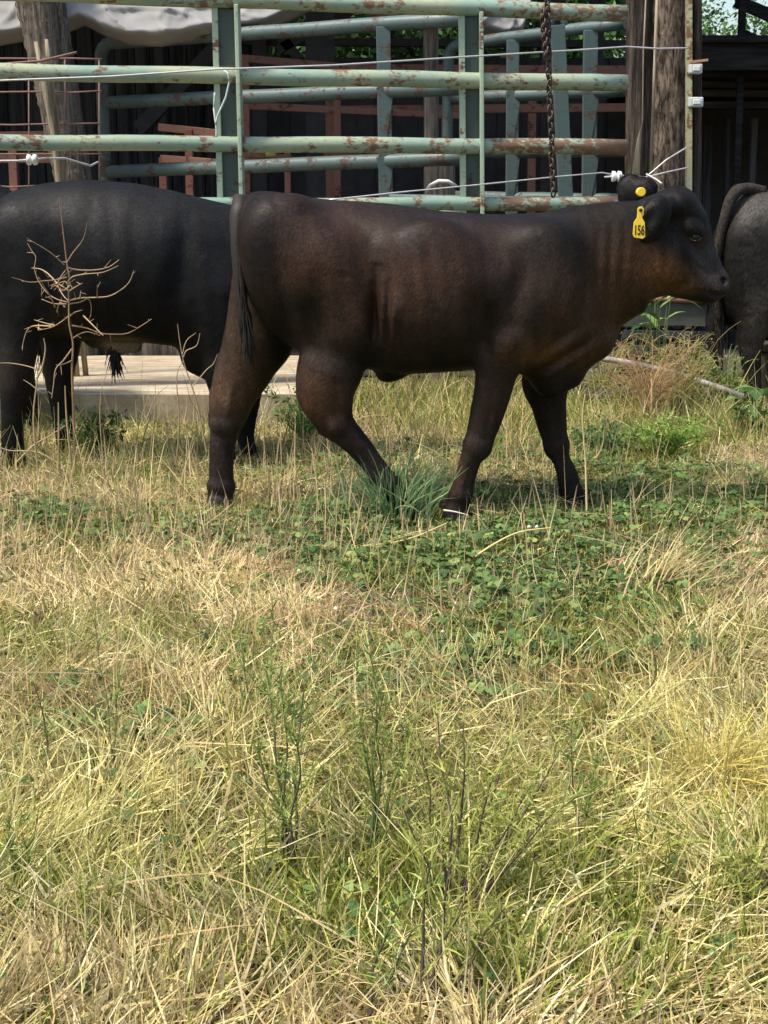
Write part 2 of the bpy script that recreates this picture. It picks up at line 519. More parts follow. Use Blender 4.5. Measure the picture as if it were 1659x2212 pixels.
M_HAIRB = mat_plain('brown_black_tail_hair', (.022, .016, .013), (.010, .008, .007), .6, 60)
M_EYE = mat_plain('dark_eye', (.006, .005, .004), (.004, .003, .003), .3, 10, .35, 0)
M_LID = mat_plain('grey_eyelid', (.07, .06, .055), (.05, .045, .04), .5, 40)
M_TAG = mat_plain('yellow_tag_plastic', (.80, .56, .05), (.74, .50, .04), .45, 20, .4, 0)
M_INK = mat_plain('black_marker', (.015, .014, .012), (.012, .011, .01), .7, 20, .2, 0)

def coat(V, Y0, base, spots, seed=1, tone=np.array([.96, .88, .83])):
    """coat colour per vertex: base plus soft patches (u, v, ru, rv, colour, weight)"""
    c = np.tile(np.array(base, float), (len(V), 1))
    stv = vnoise(V[:, 0] * 38 + V[:, 2] * 6, V[:, 2] * 6 - V[:, 0] * 2, seed + 7, 3)[:, None]; blt = vnoise(V[:, 0] * 5, V[:, 2] * 5 + V[:, 1] * 3, seed + 3, 3)[:, None]
    n = vnoise(V[:, 0] * 14 + V[:, 1] * 6, V[:, 2] * 14, seed, 4)
    for (u, v, ru, rv, colr, wt) in spots:
        p = P(u, v, Y0); s_ = S(Y0)
        d = ((V[:, 0] - p.x) / (ru * s_)) ** 2 + ((V[:, 2] - p.z) / (rv * s_)) ** 2
        k = np.clip(np.exp(-d) * wt * (0.55 + .9 * n), 0, 1)[:, None]
        c = c * (1 - k) + np.array(colr) * k
    return c * (.62 + .76 * stv) * (.70 + .62 * blt) * tone

def coat_hair(V, Q, col, root, n, L, wd, seed, head=None):
    """short flat-lying hairs over the hide, one ribbon each"""
    rng = np.random.default_rng(seed)
    a, b, c, d = [V[Q[:, i]] for i in range(4)]
    nr = np.cross(c - a, d - b); ar = np.linalg.norm(nr, axis=1); nr = nr / np.maximum(ar, 1e-12)[:, None]
    vis = ar * (nr[:, 1] < .45)
    i = rng.choice(len(Q), n, p=vis / vis.sum()); u = rng.random((n, 1)); w_ = rng.random((n, 1))
    p = (a[i] * (1 - u) + b[i] * u) * (1 - w_) + (d[i] * (1 - u) + c[i] * u) * w_; nn = nr[i]
    cl = col[Q[i, 0]]
    sw = vnoise(p[:, 0] * 7, p[:, 2] * 7, seed, 2)[:, None] - .5
    g = np.tile(np.array([-.55, 0, -.8]), (n, 1)) + np.concatenate([sw * .9, sw * 0, -sw * .4], 1) + rng.normal(0, .16, (n, 3))
    t = g - nn * (g * nn).sum(1)[:, None]; t /= np.linalg.norm(t, axis=1)[:, None] + 1e-9
    s = np.cross(nn, t); ln = (L * rng.uniform(.6, 1.3, n))[:, None]; wv = (wd * rng.uniform(.7, 1.3, n))[:, None]
    base = p + nn * .0003; mid = p + t * ln * .55 + nn * ln * .05; tip = p + t * ln + nn * ln * .02
    Vh = np.stack([base - s * wv * .5, base + s * wv * .5, mid + s * wv * .45, mid - s * wv * .45, tip], 1).reshape(-1, 3)
    k = np.arange(n)[:, None] * 5
    F1 = k + np.array([[0, 1, 2, 3]]); F2 = k + np.array([[3, 2, 4, 4]])
    cl = cl * rng.uniform(.62, 1.48, (n, 1)) * (1 + .25 * sw)
    tri = np.concatenate([k + np.array([[0, 1, 2]]), k + np.array([[0, 2, 3]]), k + np.array([[3, 2, 4]])], 0)
    o = np_mesh('coat_hair', Vh, tri, M_FUR, root, False, np.repeat(cl, 5, 0))
    return o

def mat_fur():
    m, nt, b = new_mat('cattle_hair', .54, .17)
    a = N(nt, 'ShaderNodeAttribute', attribute_name='col'); nt.links.new(a.outputs['Color'], b.inputs['Base Color'])
    return m
M_FUR = mat_fur()

def catmull(pts, sub=4):
    pts = [np.array(p, float) for p in pts]; out = []; n = len(pts)
    for i in range(n - 1):
        p0 = pts[max(i - 1, 0)]; p1 = pts[i]; p2 = pts[i + 1]; p3 = pts[min(i + 2, n - 1)]
        for k in range(sub):
            t = k / sub
            out.append(.5 * ((2 * p1) + (-p0 + p2) * t + (2 * p0 - 5 * p1 + 4 * p2 - p3) * t * t + (-p0 + 3 * p1 - 3 * p2 + p3) * t ** 3))
    out.append(pts[-1]); return out

def hair_tuft(mb, a, b, n, spread, r, seed, sag=0.0):
    rr = random.Random(seed)
    a = Vector(a); b = Vector(b)
    for i in range(n):
        s0 = Vector((rr.gauss(0, 1), rr.gauss(0, 1), rr.gauss(0, .3))) * spread * .35
        s1 = Vector((rr.gauss(0, 1), rr.gauss(0, 1), rr.gauss(0, 1))) * spread
        L = rr.uniform(.6, 1.05)
        p0 = a + s0; p2 = a + (b - a) * L + s1; p1 = (p0 + p2) / 2 + Vector((rr.gauss(0, 1), rr.gauss(0, 1), 0)) * spread * .4
        mb.tube([p0, p1, p2], [r, r * .8, r * .2], 4, False)

def eye(parent, c, r, face):
    """eyeball with a lid rim, child of the animal"""
    c = Vector(c)
    e = MB()
    n1, n2 = 10, 14; b0 = len(e.v)
    for i in range(n1 + 1):
        for j in range(n2):
            a = math.pi * i / n1; t = 2 * math.pi * j / n2
            e.v.append(c + Vector((math.sin(a) * math.cos(t), math.cos(a) * .7, math.sin(a) * math.sin(t))) * r)
    for i in range(n1):
        for j in range(n2):
            e.f.append((b0 + i * n2 + j, b0 + i * n2 + (j + 1) % n2, b0 + (i + 1) * n2 + (j + 1) % n2, b0 + (i + 1) * n2 + j)); e.sm.append(True)
    eo = e.build('eye', M_EYE, parent)
    l = MB()
    pts = [c + Vector((math.cos(t) * r * 1.12, -.62 * r + .3 * r * abs(math.cos(t)), math.sin(t) * r * .72)) for t in np.linspace(math.pi * 1.02, math.pi * 1.98, 9)]
    l.tube(pts, [r * .05] + [r * .12] * 7 + [r * .05], 6)
    l.build('eyelid', M_LID, eo)

def walking_calf():
    Y0 = 5.2
    B = Body(Y0)
    B.loft([(512, 452, 560, .05), (528, 424, 620, .12), (555, 412, 680, .185), (600, 414, 730, .225), (660, 426, 765, .24), (720, 432, 780, .235),
            (790, 436, 795, .24), (850, 441, 808, .262), (950, 456, 803, .272), (1030, 462, 797, .262), (1100, 463, 800, .24),
            (1160, 460, 815, .205), (1215, 455, 822, .165), (1250, 452, 800, .14), (1290, 448, 765, .118), (1335, 444, 708, .10), (1390, 446, 665, .09)], .02)
    # neck and head
    B.cone((1270, 580, 0), (1405, 545, 0), 118, 98, .05, .62)
    B.cone((1430, 462, 0), (1462, 452, 0), 46, 44, .03, 1.0)
    B.cone((1462, 455, 0), (1492, 500, 0), 46, 42, .03, 1.15)
    B.cone((1488, 500, 0), (1541, 604, 0), 37, 29, .03, 1.0)
    B.cone((1462, 438, 0), (1500, 470, 0), 26, 20, .03, 2.2)
    B.ell((1482, 560, -.115), (16, .02, 28), -35, .025, True)
    B.cone((1512, 612, -.062), (1548, 622, -.055), 16, 18, .015, .6)
    B.cone((1428, 540, 0), (1480, 585, 0), 72, 48, .04, .72)
    B.cone((1478, 590, 0), (1525, 620, 0), 44, 30, .03, 1.0)
    B.ell((1543, 615, 0), (32, .075, 33), -50, .02)
    B.cone((1470, 622, 0), (1524, 642, 0), 22, 14, .012, 1.9)
    B.ell((1530, 645, 0), (20, .05, 10), -8, .010)
    B.ell((1497, 492, -.082), (22, .022, 15), -30, .02)             # brow ridge
    B.ell((1497, 492, .082), (22, .022, 15), -30, .02)
    B.ell((1502, 514, -.105), (15, .02, 9), -20, .012, True)        # eye hollow
    B.ell((1563, 606, -.058), (9, .022, 8), -50, .008, True)        # nostrils
    B.ell((1563, 606, .058), (9, .022, 8), -50, .008, True)
    B.cone((1485, 628, -.085), (1578, 636, -.055), 4.5, 6.0, .006, 1.2, True)   # mouth
    B.ell((1455, 570, -.085), (34, .022, 36), -40, .04)             # cheek muscle
    # ears
    B.cone((1440, 446, -.09), (1415, 455, -.15), 20, 26, .02, .9)
    B.ell((1412, 474, -.180), (34, .042, 52), -24, .015, yaw=10)
    B.ell((1402, 480, -.238), (16, .03, 34), -24, .02, True, yaw=10)
    B.ell((1384, 416, .13), (40, .035, 32), 30, .02, yaw=-25)
    B.ell((1360, 402, .15), (28, .028, 27), 20, .02, yaw=-25)
    B.ell((1350, 424, .15), (15, .024, 34), 0, .02, yaw=-25)
    # hindquarters, near leg
    B.cone((625, 520, -.115), (735, 705, -.125), 92, 70, .05, .62)
    B.cone((745, 715, -.125), (712, 800, -.125), 68, 66, .04, .62)
    B.ell((595, 560, -.12), (62, .10, 120), 8, .05)
    B.ell((770, 700, -.15), (38, .06, 60), 10, .05)                  # stifle fold
    B.chain([(712, 800, -.13, 68), (697, 845, -.13, 60), (709, 885, -.13, 46), (735, 922, -.13, 34), (777, 965, -.13, 27), (807, 1005, -.13, 25),
             (833, 1045, -.13, 27), (850, 1068, -.13, 25), (866, 1084, -.13, 27), (878, 1094, -.13, 23)], .018, .72)
    B.cone((662, 850, -.13), (697, 930, -.13), 16, 9, .006, .8)       # tendon and point of hock
    B.cone((697, 931, -.13), (730, 944, -.13), 9, 14, .006, .9)
    B.ell((728, 915, -.155), (26, .03, 30), 30, .012)
    B.ell((838, 1046, -.13), (30, .036, 27), 30, .012)               # fetlock
    B.ell((742, 835, -.165), (14, .03, 60), 12, .03)                 # gaskin muscle ridge
    # far hind leg
    B.cone((590, 560, .11), (560, 730, .12), 85, 78, .05, .65)
    B.chain([(560, 730, .12, 70), (528, 795, .13, 66), (506, 845, .13, 53), (497, 885, .13, 44), (487, 925, .13, 33), (479, 965, .13, 28),
             (478, 1005, .13, 28), (478, 1045, .13, 29), (475, 1085, .13, 30), (480, 1108, .13, 30)], .02, .75)
    B.cone((466, 850, .13), (460, 915, .13), 14, 10, .012, .8)
    B.ell((487, 918, .11), (34, .035, 26), 0, .012)
    B.ell((478, 1050, .13), (33, .042, 24), 0, .012)
    B.cone((470, 1100, .10), (466, 1118, .09), 30, 36, .012, .9)
    # shoulder and near foreleg
    B.cone((1175, 560, -.13), (1085, 740, -.145), 80, 66, .05, .6)
    B.cone((1185, 590, -.12), (1215, 690, -.12), 70, 55, .05, .6)
    B.chain([(1085, 735, -.15, 64), (1072, 805, -.15, 44), (1064, 849, -.15, 40), (1052, 893, -.15, 37), (1040, 937, -.15, 32), (1033, 959, -.15, 29),
             (1019, 984, -.15, 24), (1007, 1025, -.15, 22), (995, 1066, -.15, 24), (986, 1100, -.15, 26), (985, 1128, -.15, 30)], .018, .82)
    B.ell((1032, 962, -.155), (32, .042, 34), 12, .012)              # knee
    B.ell((995, 1068, -.15), (27, .038, 22), 12, .012)
    B.cone((984, 1108, -.15), (982, 1130, -.155), 27, 34, .008, .9)
    B.cone((955, 1088, -.15), (975, 1092, -.15), 7, 12, .010, .8)
    # far foreleg
    B.cone((1170, 700, .13), (1178, 830, .14), 66, 48, .05, .7)
    B.chain([(1178, 830, .14, 50), (1185, 871, .14, 40), (1192, 915, .14, 34), (1201, 959, .14, 27), (1213, 994, .14, 20), (1226, 1025, .14, 24),
             (1231, 1058, .14, 26), (1237, 1076, .14, 25)], .018, .82)
    B.ell((1202, 962, .14), (30, .04, 32), -10, .012)
    B.cone((1236, 1064, .14), (1242, 1082, .14), 24, 31, .010, .9)
    B.cone((1190, 820, .0), (1228, 806, .0), 40, 34, .04, 1.2)
    # brisket, sheath, fold lines
    B.cone((1180, 790, 0), (1285, 735, 0), 38, 42, .05, 1.3)
    B.ell((845, 806, 0), (30, .05, 18), 15, .04)
    B.cone((600, 500, -.17), (690, 560, -.19), 50, 62, .06, .6)         # hip and rump muscle
    B.cone((700, 570, -.17), (752, 690, -.17), 66, 52, .05, .6)
    B.ell((935, 600, -.20), (110, .085, 120), 6, .08)                  # rib barrel
    B.ell((1195, 640, -.155), (48, .06, 70), -20, .05)                # point of shoulder
    B.ell((812, 690, -.29), (10, .085, 66), 4, .04, True)             # flank hollow
    B.ell((812, 560, -.315), (30, .07, 90), 12, .08, True)
    B.ell((1040, 720, -.305), (14, .07, 60), 8, .07, True)           # groove behind the shoulder
    B.ell((1130, 545, -.30), (18, .07, 70), 20, .05, True)
    B.ell((1098, 735, -.195), (34, .04, 34), 0, .03)                 # elbow
    B.ell((640, 452, -.135), (34, .05, 22), -8, .04)                 # hip bone
    V, Q = B.mesh(.0070)
    V = relax(V, Q, 2)
    V = folds(V, Y0, [(828, 590, 822, 740, 8, .009), (841, 600, 838, 745, 7, -.009), (853, 630, 848, 750, 7, .008), (811, 570, 805, 745, 9, -.013), (870, 660, 866, 750, 8, -.006),
        (1150, 780, 1268, 700, 10, .010), (1160, 795, 1275, 720, 8, -.011), (1172, 808, 1280, 738, 9, .009), (1140, 765, 1240, 690, 10, -.008),
        (1300, 480, 1286, 660, 6, 0.0019), (1314, 480, 1300, 660, 6, -0.0019), (1328, 480, 1314, 660, 6, 0.0019), (1342, 480, 1328, 660, 6, -0.0019), (1356, 490, 1344, 650, 6, 0.0019), (1285, 500, 1272, 660, 6, -0.0019),
        (1145, 530, 1078, 700, 26, -.016), (1042, 660, 1026, 800, 15, -.014), (1210, 590, 1160, 740, 20, -.010),
        (884, 520, 905, 720, 13, -0.0030), (925, 520, 946, 730, 13, -0.0030), (966, 525, 985, 735, 13, -0.0024), (905, 520, 925, 725, 12, 0.0024), (946, 520, 965, 730, 12, 0.0024),
        (600, 500, 640, 770, 24, -.013), (700, 590, 688, 800, 22, -.010), (760, 560, 790, 720, 18, .008), (690, 440, 800, 500, 20, -.010),
        (690, 825, 722, 900, 8, -.008), (742, 825, 752, 885, 8, .005), (660, 850, 690, 920, 7, .005), (1060, 820, 1045, 930, 9, -.006), (1012, 985, 1000, 1060, 6, -.004), (500, 830, 490, 900, 9, -.008), (780, 960, 820, 1020, 7, -.004),
        (1436, 480, 1430, 610, 10, -.009), (1472, 535, 1535, 595, 8, .005), (1465, 560, 1490, 600, 9, -.006), (1440, 620, 1480, 628, 7, -.004)])
    n = (vnoise(V[:, 0] * 22 + V[:, 1] * 9, V[:, 2] * 22 - V[:, 1] * 7, 4, 3) - .5)
    V[:, 1] += n * .003 * np.sign(V[:, 1] - Y0)
    BR = (.105, .050, .018); DK = (.009, .008, .008); RB = (.050, .027, .018)
    col = coat(V, Y0, (.0195, .0145, .0125), [
        (830, 460, 420, 40, (.015, .0125, .012), .8), (1090, 480, 220, 65, (.0075, .007, .0075), 1.2), (1280, 470, 150, 60, (.007, .0065, .0065), 1.2),
        (690, 560, 100, 120, RB, .9), (930, 590, 130, 110, RB, .85), (1080, 560, 70, 90, (.030, .020, .016), .6), (795, 620, 40, 140, (.030, .0145, .008), .8),
        (1200, 650, 120, 90, (.042, .026, .017), .9), (1440, 588, 80, 42, BR, 1.3), (1330, 610, 70, 110, (.045, .024, .011), 1.0), (1180, 755, 95, 34, (.10, .05, .016), 1.1), (1240, 720, 60, 30, (.055, .033, .018), .8),  # brown jaw and brisket hair; brisket patch also paints the crease highlights
        (1490, 470, 60, 60, DK, 1.2), (1525, 560, 50, 60, (.034, .031, .031), 1.3), (1472, 545, 20, 26, (.010, .009, .009), 1.0), (1553, 612, 22, 22, (.038, .030, .028), 1.1), (1468, 615, 26, 14, (.11, .055, .022), 1.1), (1400, 460, 60, 50, (.004, .004, .004), 1.5), (1375, 412, 55, 40, (.010, .010, .011), 1.2),  # grey nose-bridge highlight and dark cheek hollow are painted into the coat
        (545, 700, 60, 140, (.045, .028, .014), .9), (500, 850, 70, 60, (.075, .046, .029), 1.1), (690, 850, 55, 55, (.070, .036, .020), 1.0), (640, 800, 25, 60, (.06, .033, .02), .8),
        (480, 1000, 40, 90, (.032, .025, .022), 1.2), (820, 1030, 70, 60, (.019, .016, .015), 1.2), (1000, 1010, 60, 110, (.022, .016, .013), 1.0), (985, 1000, 14, 60, (.045, .022, .012), .8),
        (1060, 850, 60, 60, (.030, .018, .012), .9), (1195, 900, 60, 110, (.015, .012, .010), .9), (985, 1110, 40, 30, DK, 1.3), (1236, 1070, 40, 30, DK, 1.3), (868, 1085, 40, 25, DK, 1.3),
        (575, 530, 40, 90, (.009, .008, .008), 1.0), (660, 650, 60, 38, (.010, .0075, .0065), 1.0), (560, 620, 28, 90, (.008, .0065, .006), .9), (610, 730, 38, 100, (.0065, .005, .005), 1.1), (790, 760, 40, 40, (.008, .006, .005), .9), (860, 800, 60, 20, (.008, .006, .005), .9), (1000, 780, 60, 25, (.010, .007, .006), .9), (1050, 690, 22, 80, (.010, .008, .007), .8), (1150, 640, 18, 60, (.010, .008, .007), .6)], 3)  # painted shade: thigh cleft, flank gap, belly underside, groove behind the shoulder
    col2 = coat(V, Y0, (0, 0, 0), [(1518, 645, 34, 9, (1, 1, 1), 1.6), (1548, 641, 12, 5, (0, 0, 0), 1.0)], 3)[:, :1].clip(0, 1)
    col = col * (1 - col2) + np.array(DK) * .7 * col2
    root = empty('calf', tuple(np.round([float(P(860, 600, Y0).x), Y0, 0], 3)), 'brown-black calf walking to the right with a yellow numbered tag in its ear', 'calf', 'cattle along the fence')
    np_mesh('body', V, Q, M_COAT, root, True, col); coat_hair(V, Q, col, root, 190000, .014, .0022, 2)
    # tail
    t = MB()
    path = [(524, 428, -.02), (515, 470, -.05), (514, 530, -.07), (518, 600, -.08), (524, 680, -.08), (532, 740, -.08)]
    t.tube([B.pt(*q) for q in path], [.035, .034, .028, .024, .022, .018], 10)
    hair_tuft(t, B.pt(517, 520, -.09), B.pt(526, 690, -.1), 70, .010, .004, 3)
    hair_tuft(t, B.pt(524, 630, -.085), B.pt(540, 790, -.085), 120, .012, .004, 4)
    t.build('tail', M_HAIRB, root)
    t = MB(); t2 = MB(); t3 = MB()
    for q in range(26):
        a = R.random()
        hair_tuft(t2, B.pt(1340 + 66 * a, 384 + 20 * abs(a - .3), .14), B.pt(1336 + 66 * a, 372 + 20 * abs(a - .3), .14), 2, .006, .0018, 160 + q)
        hair_tuft(t3, B.pt(1440 + 50 * a, 410 + 16 * (a - .4) ** 2 * 6, 0), B.pt(1436 + 52 * a, 402 + 16 * (a - .4) ** 2 * 6, 0), 3, .012, .0018, 260 + q)
    t2.build('ear_hair', M_HAIR, root); t3.build('poll_hair', M_HAIR, root)
    eye(root, B.pt(1502, 512, -.080), .0185, -1)
    eye(root, B.pt(1502, 512, .080), .0185, 1)
    # ear tag: bottle shaped yellow plate hanging in front of the ear
    def tg(u, v): return np.array(P(u, v, Y0 - .262))
    outl = [(1380, 447), (1388, 446), (1391, 452), (1391, 462), (1387, 470), (1393, 481), (1394, 512), (1388, 516), (1370, 513), (1367, 507), (1369, 481), (1376, 470), (1377, 460), (1377, 451)]
    mb = MB(); mb.poly([tg(*q) for q in outl], .004); tg_o = mb.build('ear_tag', M_TAG, root, .001)
    btn = MB(); c = tg(1384, 454); btn.tube([Vector(c) + Vector((0, -.004, 0)), Vector(c) + Vector((0, .05, 0))], [.006, .004], 10); btn.build('tag_stud', M_INK, tg_o)
    fc = bpy.data.curves.new('tag_number', 'FONT'); fc.body = '156'; fc.size = .042; fc.extrude = .0004; fc.align_x = 'CENTER'; fc.align_y = 'CENTER'; fc.offset = .0005
    ft = bpy.data.objects.new('tmp_text', fc); COL.objects.link(ft)
    me = bpy.data.meshes.new_from_object(ft.evaluated_get(bpy.context.evaluated_depsgraph_get())); bpy.data.objects.remove(ft)
    me.materials.clear(); me.materials.append(M_INK)
    fo = bpy.data.objects.new('tag_number', me); link(fo, tg_o)
    q = Vector(tg(1380.5, 498)) + Vector((0, -.0012, 0)) - parent_world(tg_o)
    fo.location = q; fo.rotation_euler = (math.pi / 2, 0, 0); fo.scale = (.6, 1.15, 1)
    # the button of the second tag, on the far ear's back
    mb = MB(); c = B.pt(1381, 415, .09); c[1] = Y0 + .045
    mb.tube([Vector(c), Vector(c) + Vector((0, .03, 0))], [.017, .017], 14); mb.build('tag_button', M_TAG, root, .003)
    return root
walking_calf()

def standing_steer():
    Y0 = 6.25
    B = Body(Y0)
    B.loft([(-30, 480, 560, .05), (-12, 448, 640, .13), (20, 422, 690, .20), (60, 405, 712, .23), (120, 394, 728, .255), (200, 388, 735, .27), (300, 396, 738, .275),
            (380, 412, 748, .265), (440, 428, 778, .245), (500, 442, 812, .21), (560, 452, 800, .165), (620, 462, 745, .125)], .02)
    B.cone((560, 590, 0), (690, 560, 0), 110, 85, .05, .65)
    B.cone((700, 515, 0), (760, 540, 0), 45, 42, .03, 1.1)
    B.cone((750, 545, 0), (815, 635, 0), 40, 27, .03, 1.05)
    B.cone((705, 570, 0), (790, 630, 0), 50, 30, .03, .9)
    B.ell((818, 635, 0), (30, .072, 29), -50, .02)
    B.ell((690, 490, -.15), (40, .07, 22), -10, .02, yaw=28)
    B.ell((690, 490, .15), (40, .07, 22), -10, .02, yaw=-28)
    B.cone((45, 520, -.13), (55, 650, -.14), 82, 66, .05, .62)
    B.chain([(55, 650, -.14, 60), (45, 725, -.15, 42), (36, 790, -.15, 38), (33, 835, -.15, 34), (28, 900, -.15, 25), (27, 960, -.15, 25), (30, 1010, -.15, 28)], .02, .75)
    B.cone((100, 560, .12), (130, 690, .13), 80, 58, .05, .62)
    B.chain([(130, 690, .13, 56), (132, 762, .13, 40), (126, 800, .13, 35), (131, 850, .13, 29), (136, 900, .13, 24), (144, 960, .13, 23), (150, 990, .13, 26)], .02, .75)
    B.cone((480, 640, -.14), (490, 800, -.15), 75, 48, .05, .62)
    B.chain([(490, 800, -.15, 46), (488, 880, -.15, 30), (486, 915, -.15, 27), (485, 970, -.15, 21), (487, 1010, -.15, 26)], .02, .8)
    B.cone((520, 650, .13), (540, 800, .14), 70, 36, .05, .62)
    B.chain([(540, 800, .14, 36), (541, 860, .14, 24), (534, 900, .14, 22), (530, 945, .14, 19), (537, 990, .14, 24)], .018, .8)
    B.cone((430, 770, 0), (500, 800, 0), 40, 44, .05, 1.3)
    B.chain([(205, 730, 0, 22), (258, 746, 0, 18)], .03, .8)
    B.chain([(258, 746, 0, 18), (298, 750, 0, 11)], .02, .8)
    B.ell((420, 600, -.31), (18, .06, 120), 12, .08, True)
    B.ell((130, 560, -.32), (30, .07, 80), 10, .08, True)
    V, Q = B.mesh(.011); V = relax(V, Q, 2)
    V = folds(V, Y0, [(420, 470, 380, 740, 26, -.016), (120, 480, 160, 720, 26, -.014), (215, 440, 240, 700, 16, -.006), (260, 440, 285, 700, 16, -.006), (305, 450, 330, 710, 16, -.006), (40, 470, 70, 660, 22, -.01), (450, 560, 470, 760, 16, .01), (170, 640, 190, 720, 10, .01)])
    n = (vnoise(V[:, 0] * 16 + V[:, 1] * 9, V[:, 2] * 16 - V[:, 1] * 7, 4, 3) - .5)
    V[:, 1] += n * .004 * np.sign(V[:, 1] - Y0)
    col = coat(V, Y0, (.0075, .0074, .0082), [(300, 470, 200, 70, (.014, .014, .016), .9), (60, 800, 80, 60, (.03, .022, .017), .7), (270, 746, 44, 20, (.20, .155, .115), 1.8), (160, 690, 40, 40, (.04, .03, .02), .7)], 9, np.ones(3) * .85)
    root = empty('steer', (float(P(260, 600, Y0).x), Y0, 0), 'large plain black steer standing behind the walking calf at the left', 'steer', 'cattle along the fence')
    np_mesh('body', V, Q, M_COAT, root, True, col); coat_hair(V, Q, col, root, 120000, .015, .0024, 3)
    t = MB(); hair_tuft(t, B.pt(246, 742, -.01), B.pt(252, 812, -.01), 120, .017, .0035, 8)
    t.build('sheath_hair', M_HAIR, root)
    t = MB()
    t.tube([B.pt(*q) for q in [(-18, 440, 0), (-36, 500, 0), (-38, 620, 0), (-34, 760, 0)]], [.035, .03, .024, .018], 9)
    hair_tuft(t, B.pt(-34, 740, 0), B.pt(-30, 880, 0), 80, .024, .004, 5)
    t.build('tail', M_HAIR, root)
    return root
steer = standing_steer()

def right_calf():
    Y0 = 8.0
    B = Body(Y0)
    B.loft([(1543, 500, 600, .05), (1556, 458, 660, .13), (1578, 430, 700, .18), (1610, 413, 722, .215), (1660, 410, 735, .235), (1760, 412, 745, .25), (1880, 420, 752, .25),
            (1960, 430, 760, .22), (2020, 438, 740, .16), (2070, 446, 690, .12)], .02)
    B.cone((2020, 560, 0), (2120, 520, 0), 95, 70, .05, .65)
    B.cone((2120, 480, 0), (2160, 500, 0), 40, 38, .03, 1.1)
    B.cone((2160, 505, 0), (2215, 590, 0), 34, 24, .03, 1.05)
    B.cone((2115, 530, 0), (2190, 585, 0), 44, 26, .03, .9)
    B.ell((2215, 588, 0), (25, .07, 24), -50, .02)
    B.ell((2100, 465, -.15), (34, .07, 20), -10, .02, yaw=28)
    B.ell((2100, 465, .15), (34, .07, 20), -10, .02, yaw=-28)
    B.cone((1600, 520, .1), (1580, 630, .11), 62, 52, .05, .65)
    B.chain([(1580, 630, .11, 46), (1556, 680, .12, 28), (1543, 702, .12, 20), (1545, 750, .12, 16), (1549, 800, .12, 15), (1553, 850, .12, 19)], .02, .8)
    B.cone((1538, 680, .12), (1531, 696, .12), 10, 7, .015, .7)
    B.cone((1640, 520, -.12), (1640, 650, -.13), 70, 50, .05, .62)
    B.chain([(1640, 650, -.13, 48), (1626, 710, -.13, 34), (1620, 750, -.13, 25), (1624, 800, -.13, 20), (1626, 850, -.13, 19), (1630, 880, -.13, 22)], .02, .8)
    for dy in (-.13, .13):
        B.cone((1950, 620, dy), (1950, 740, dy), 60, 40, .05, .62)
        B.chain([(1950, 740, dy, 38), (1945, 800, dy, 24), (1945, 850, dy, 18), (1948, 880, dy, 22)], .02, .8)
    V, Q = B.mesh(.014); V = relax(V, Q, 2)
    n = (vnoise(V[:, 0] * 20 + V[:, 1] * 9, V[:, 2] * 20 - V[:, 1] * 7, 4, 4) - .5)
    V[:, 1] += n * .008 * np.sign(V[:, 1] - Y0)
    col = coat(V, Y0, (.020, .018, .0155), [(1640, 435, 70, 40, (.058, .052, .046), .95), (1570, 620, 50, 120, (.007, .006, .0055), 1.2), (1625, 690, 22, 50, (.07, .06, .05), .8), (1560, 760, 60, 80, (.016, .013, .012), 1.0)], 12, np.ones(3))
    root = empty('calf', (float(P(1800, 600, Y0).x), Y0, 0), 'dusty black calf at the right edge with its tail arched over its rump', 'calf', 'cattle along the fence')
    np_mesh('body', V, Q, M_COAT, root, True, col); coat_hair(V, Q, col, root, 50000, .026, .0048, 4)
    t = MB()
    pts = [(1650, 414, -.02), (1616, 408, -.05), (1594, 412, -.08), (1578, 432, -.10), (1568, 462, -.11), (1556, 510, -.11), (1547, 570, -.10), (1547, 630, -.08), (1552, 690, -.06)]
    cp = [Vector(q) for q in catmull([B.pt(*q) for q in pts], 4)]
    t.tube(cp, [.032 + (.034 - .032) * i / 8 if i < 10 else .034 - .018 * (i - 10) / (len(cp) - 10) for i in range(len(cp))], 10, jit=.06)
    hair_tuft(t, B.pt(1554, 640, -.03), B.pt(1560, 780, -.02), 60, .02, .004, 6)
    for q in range(3, len(cp) - 3): hair_tuft(t, cp[q], cp[q] + (cp[min(q + 3, len(cp) - 1)] - cp[q]) * 1.2, 14, .014, .0035, 30 + q)
    t.build('tail', M_TAIL, root)
right_calf()

def far_steer():
    """mirrored copy of the standing steer, further back, rump at the left edge of the picture"""
    r = steer.copy(); COL.objects.link(r)
    r['label'] = 'black steer behind the large black one, only its back showing at the left edge'
    r.rotation_euler = (0, 0, math.pi)
    r.location = (-2.34, 7.05, .03)
    for ch in list(steer.children):
        c = ch.copy(); COL.objects.link(c); c.parent = r
far_steer()
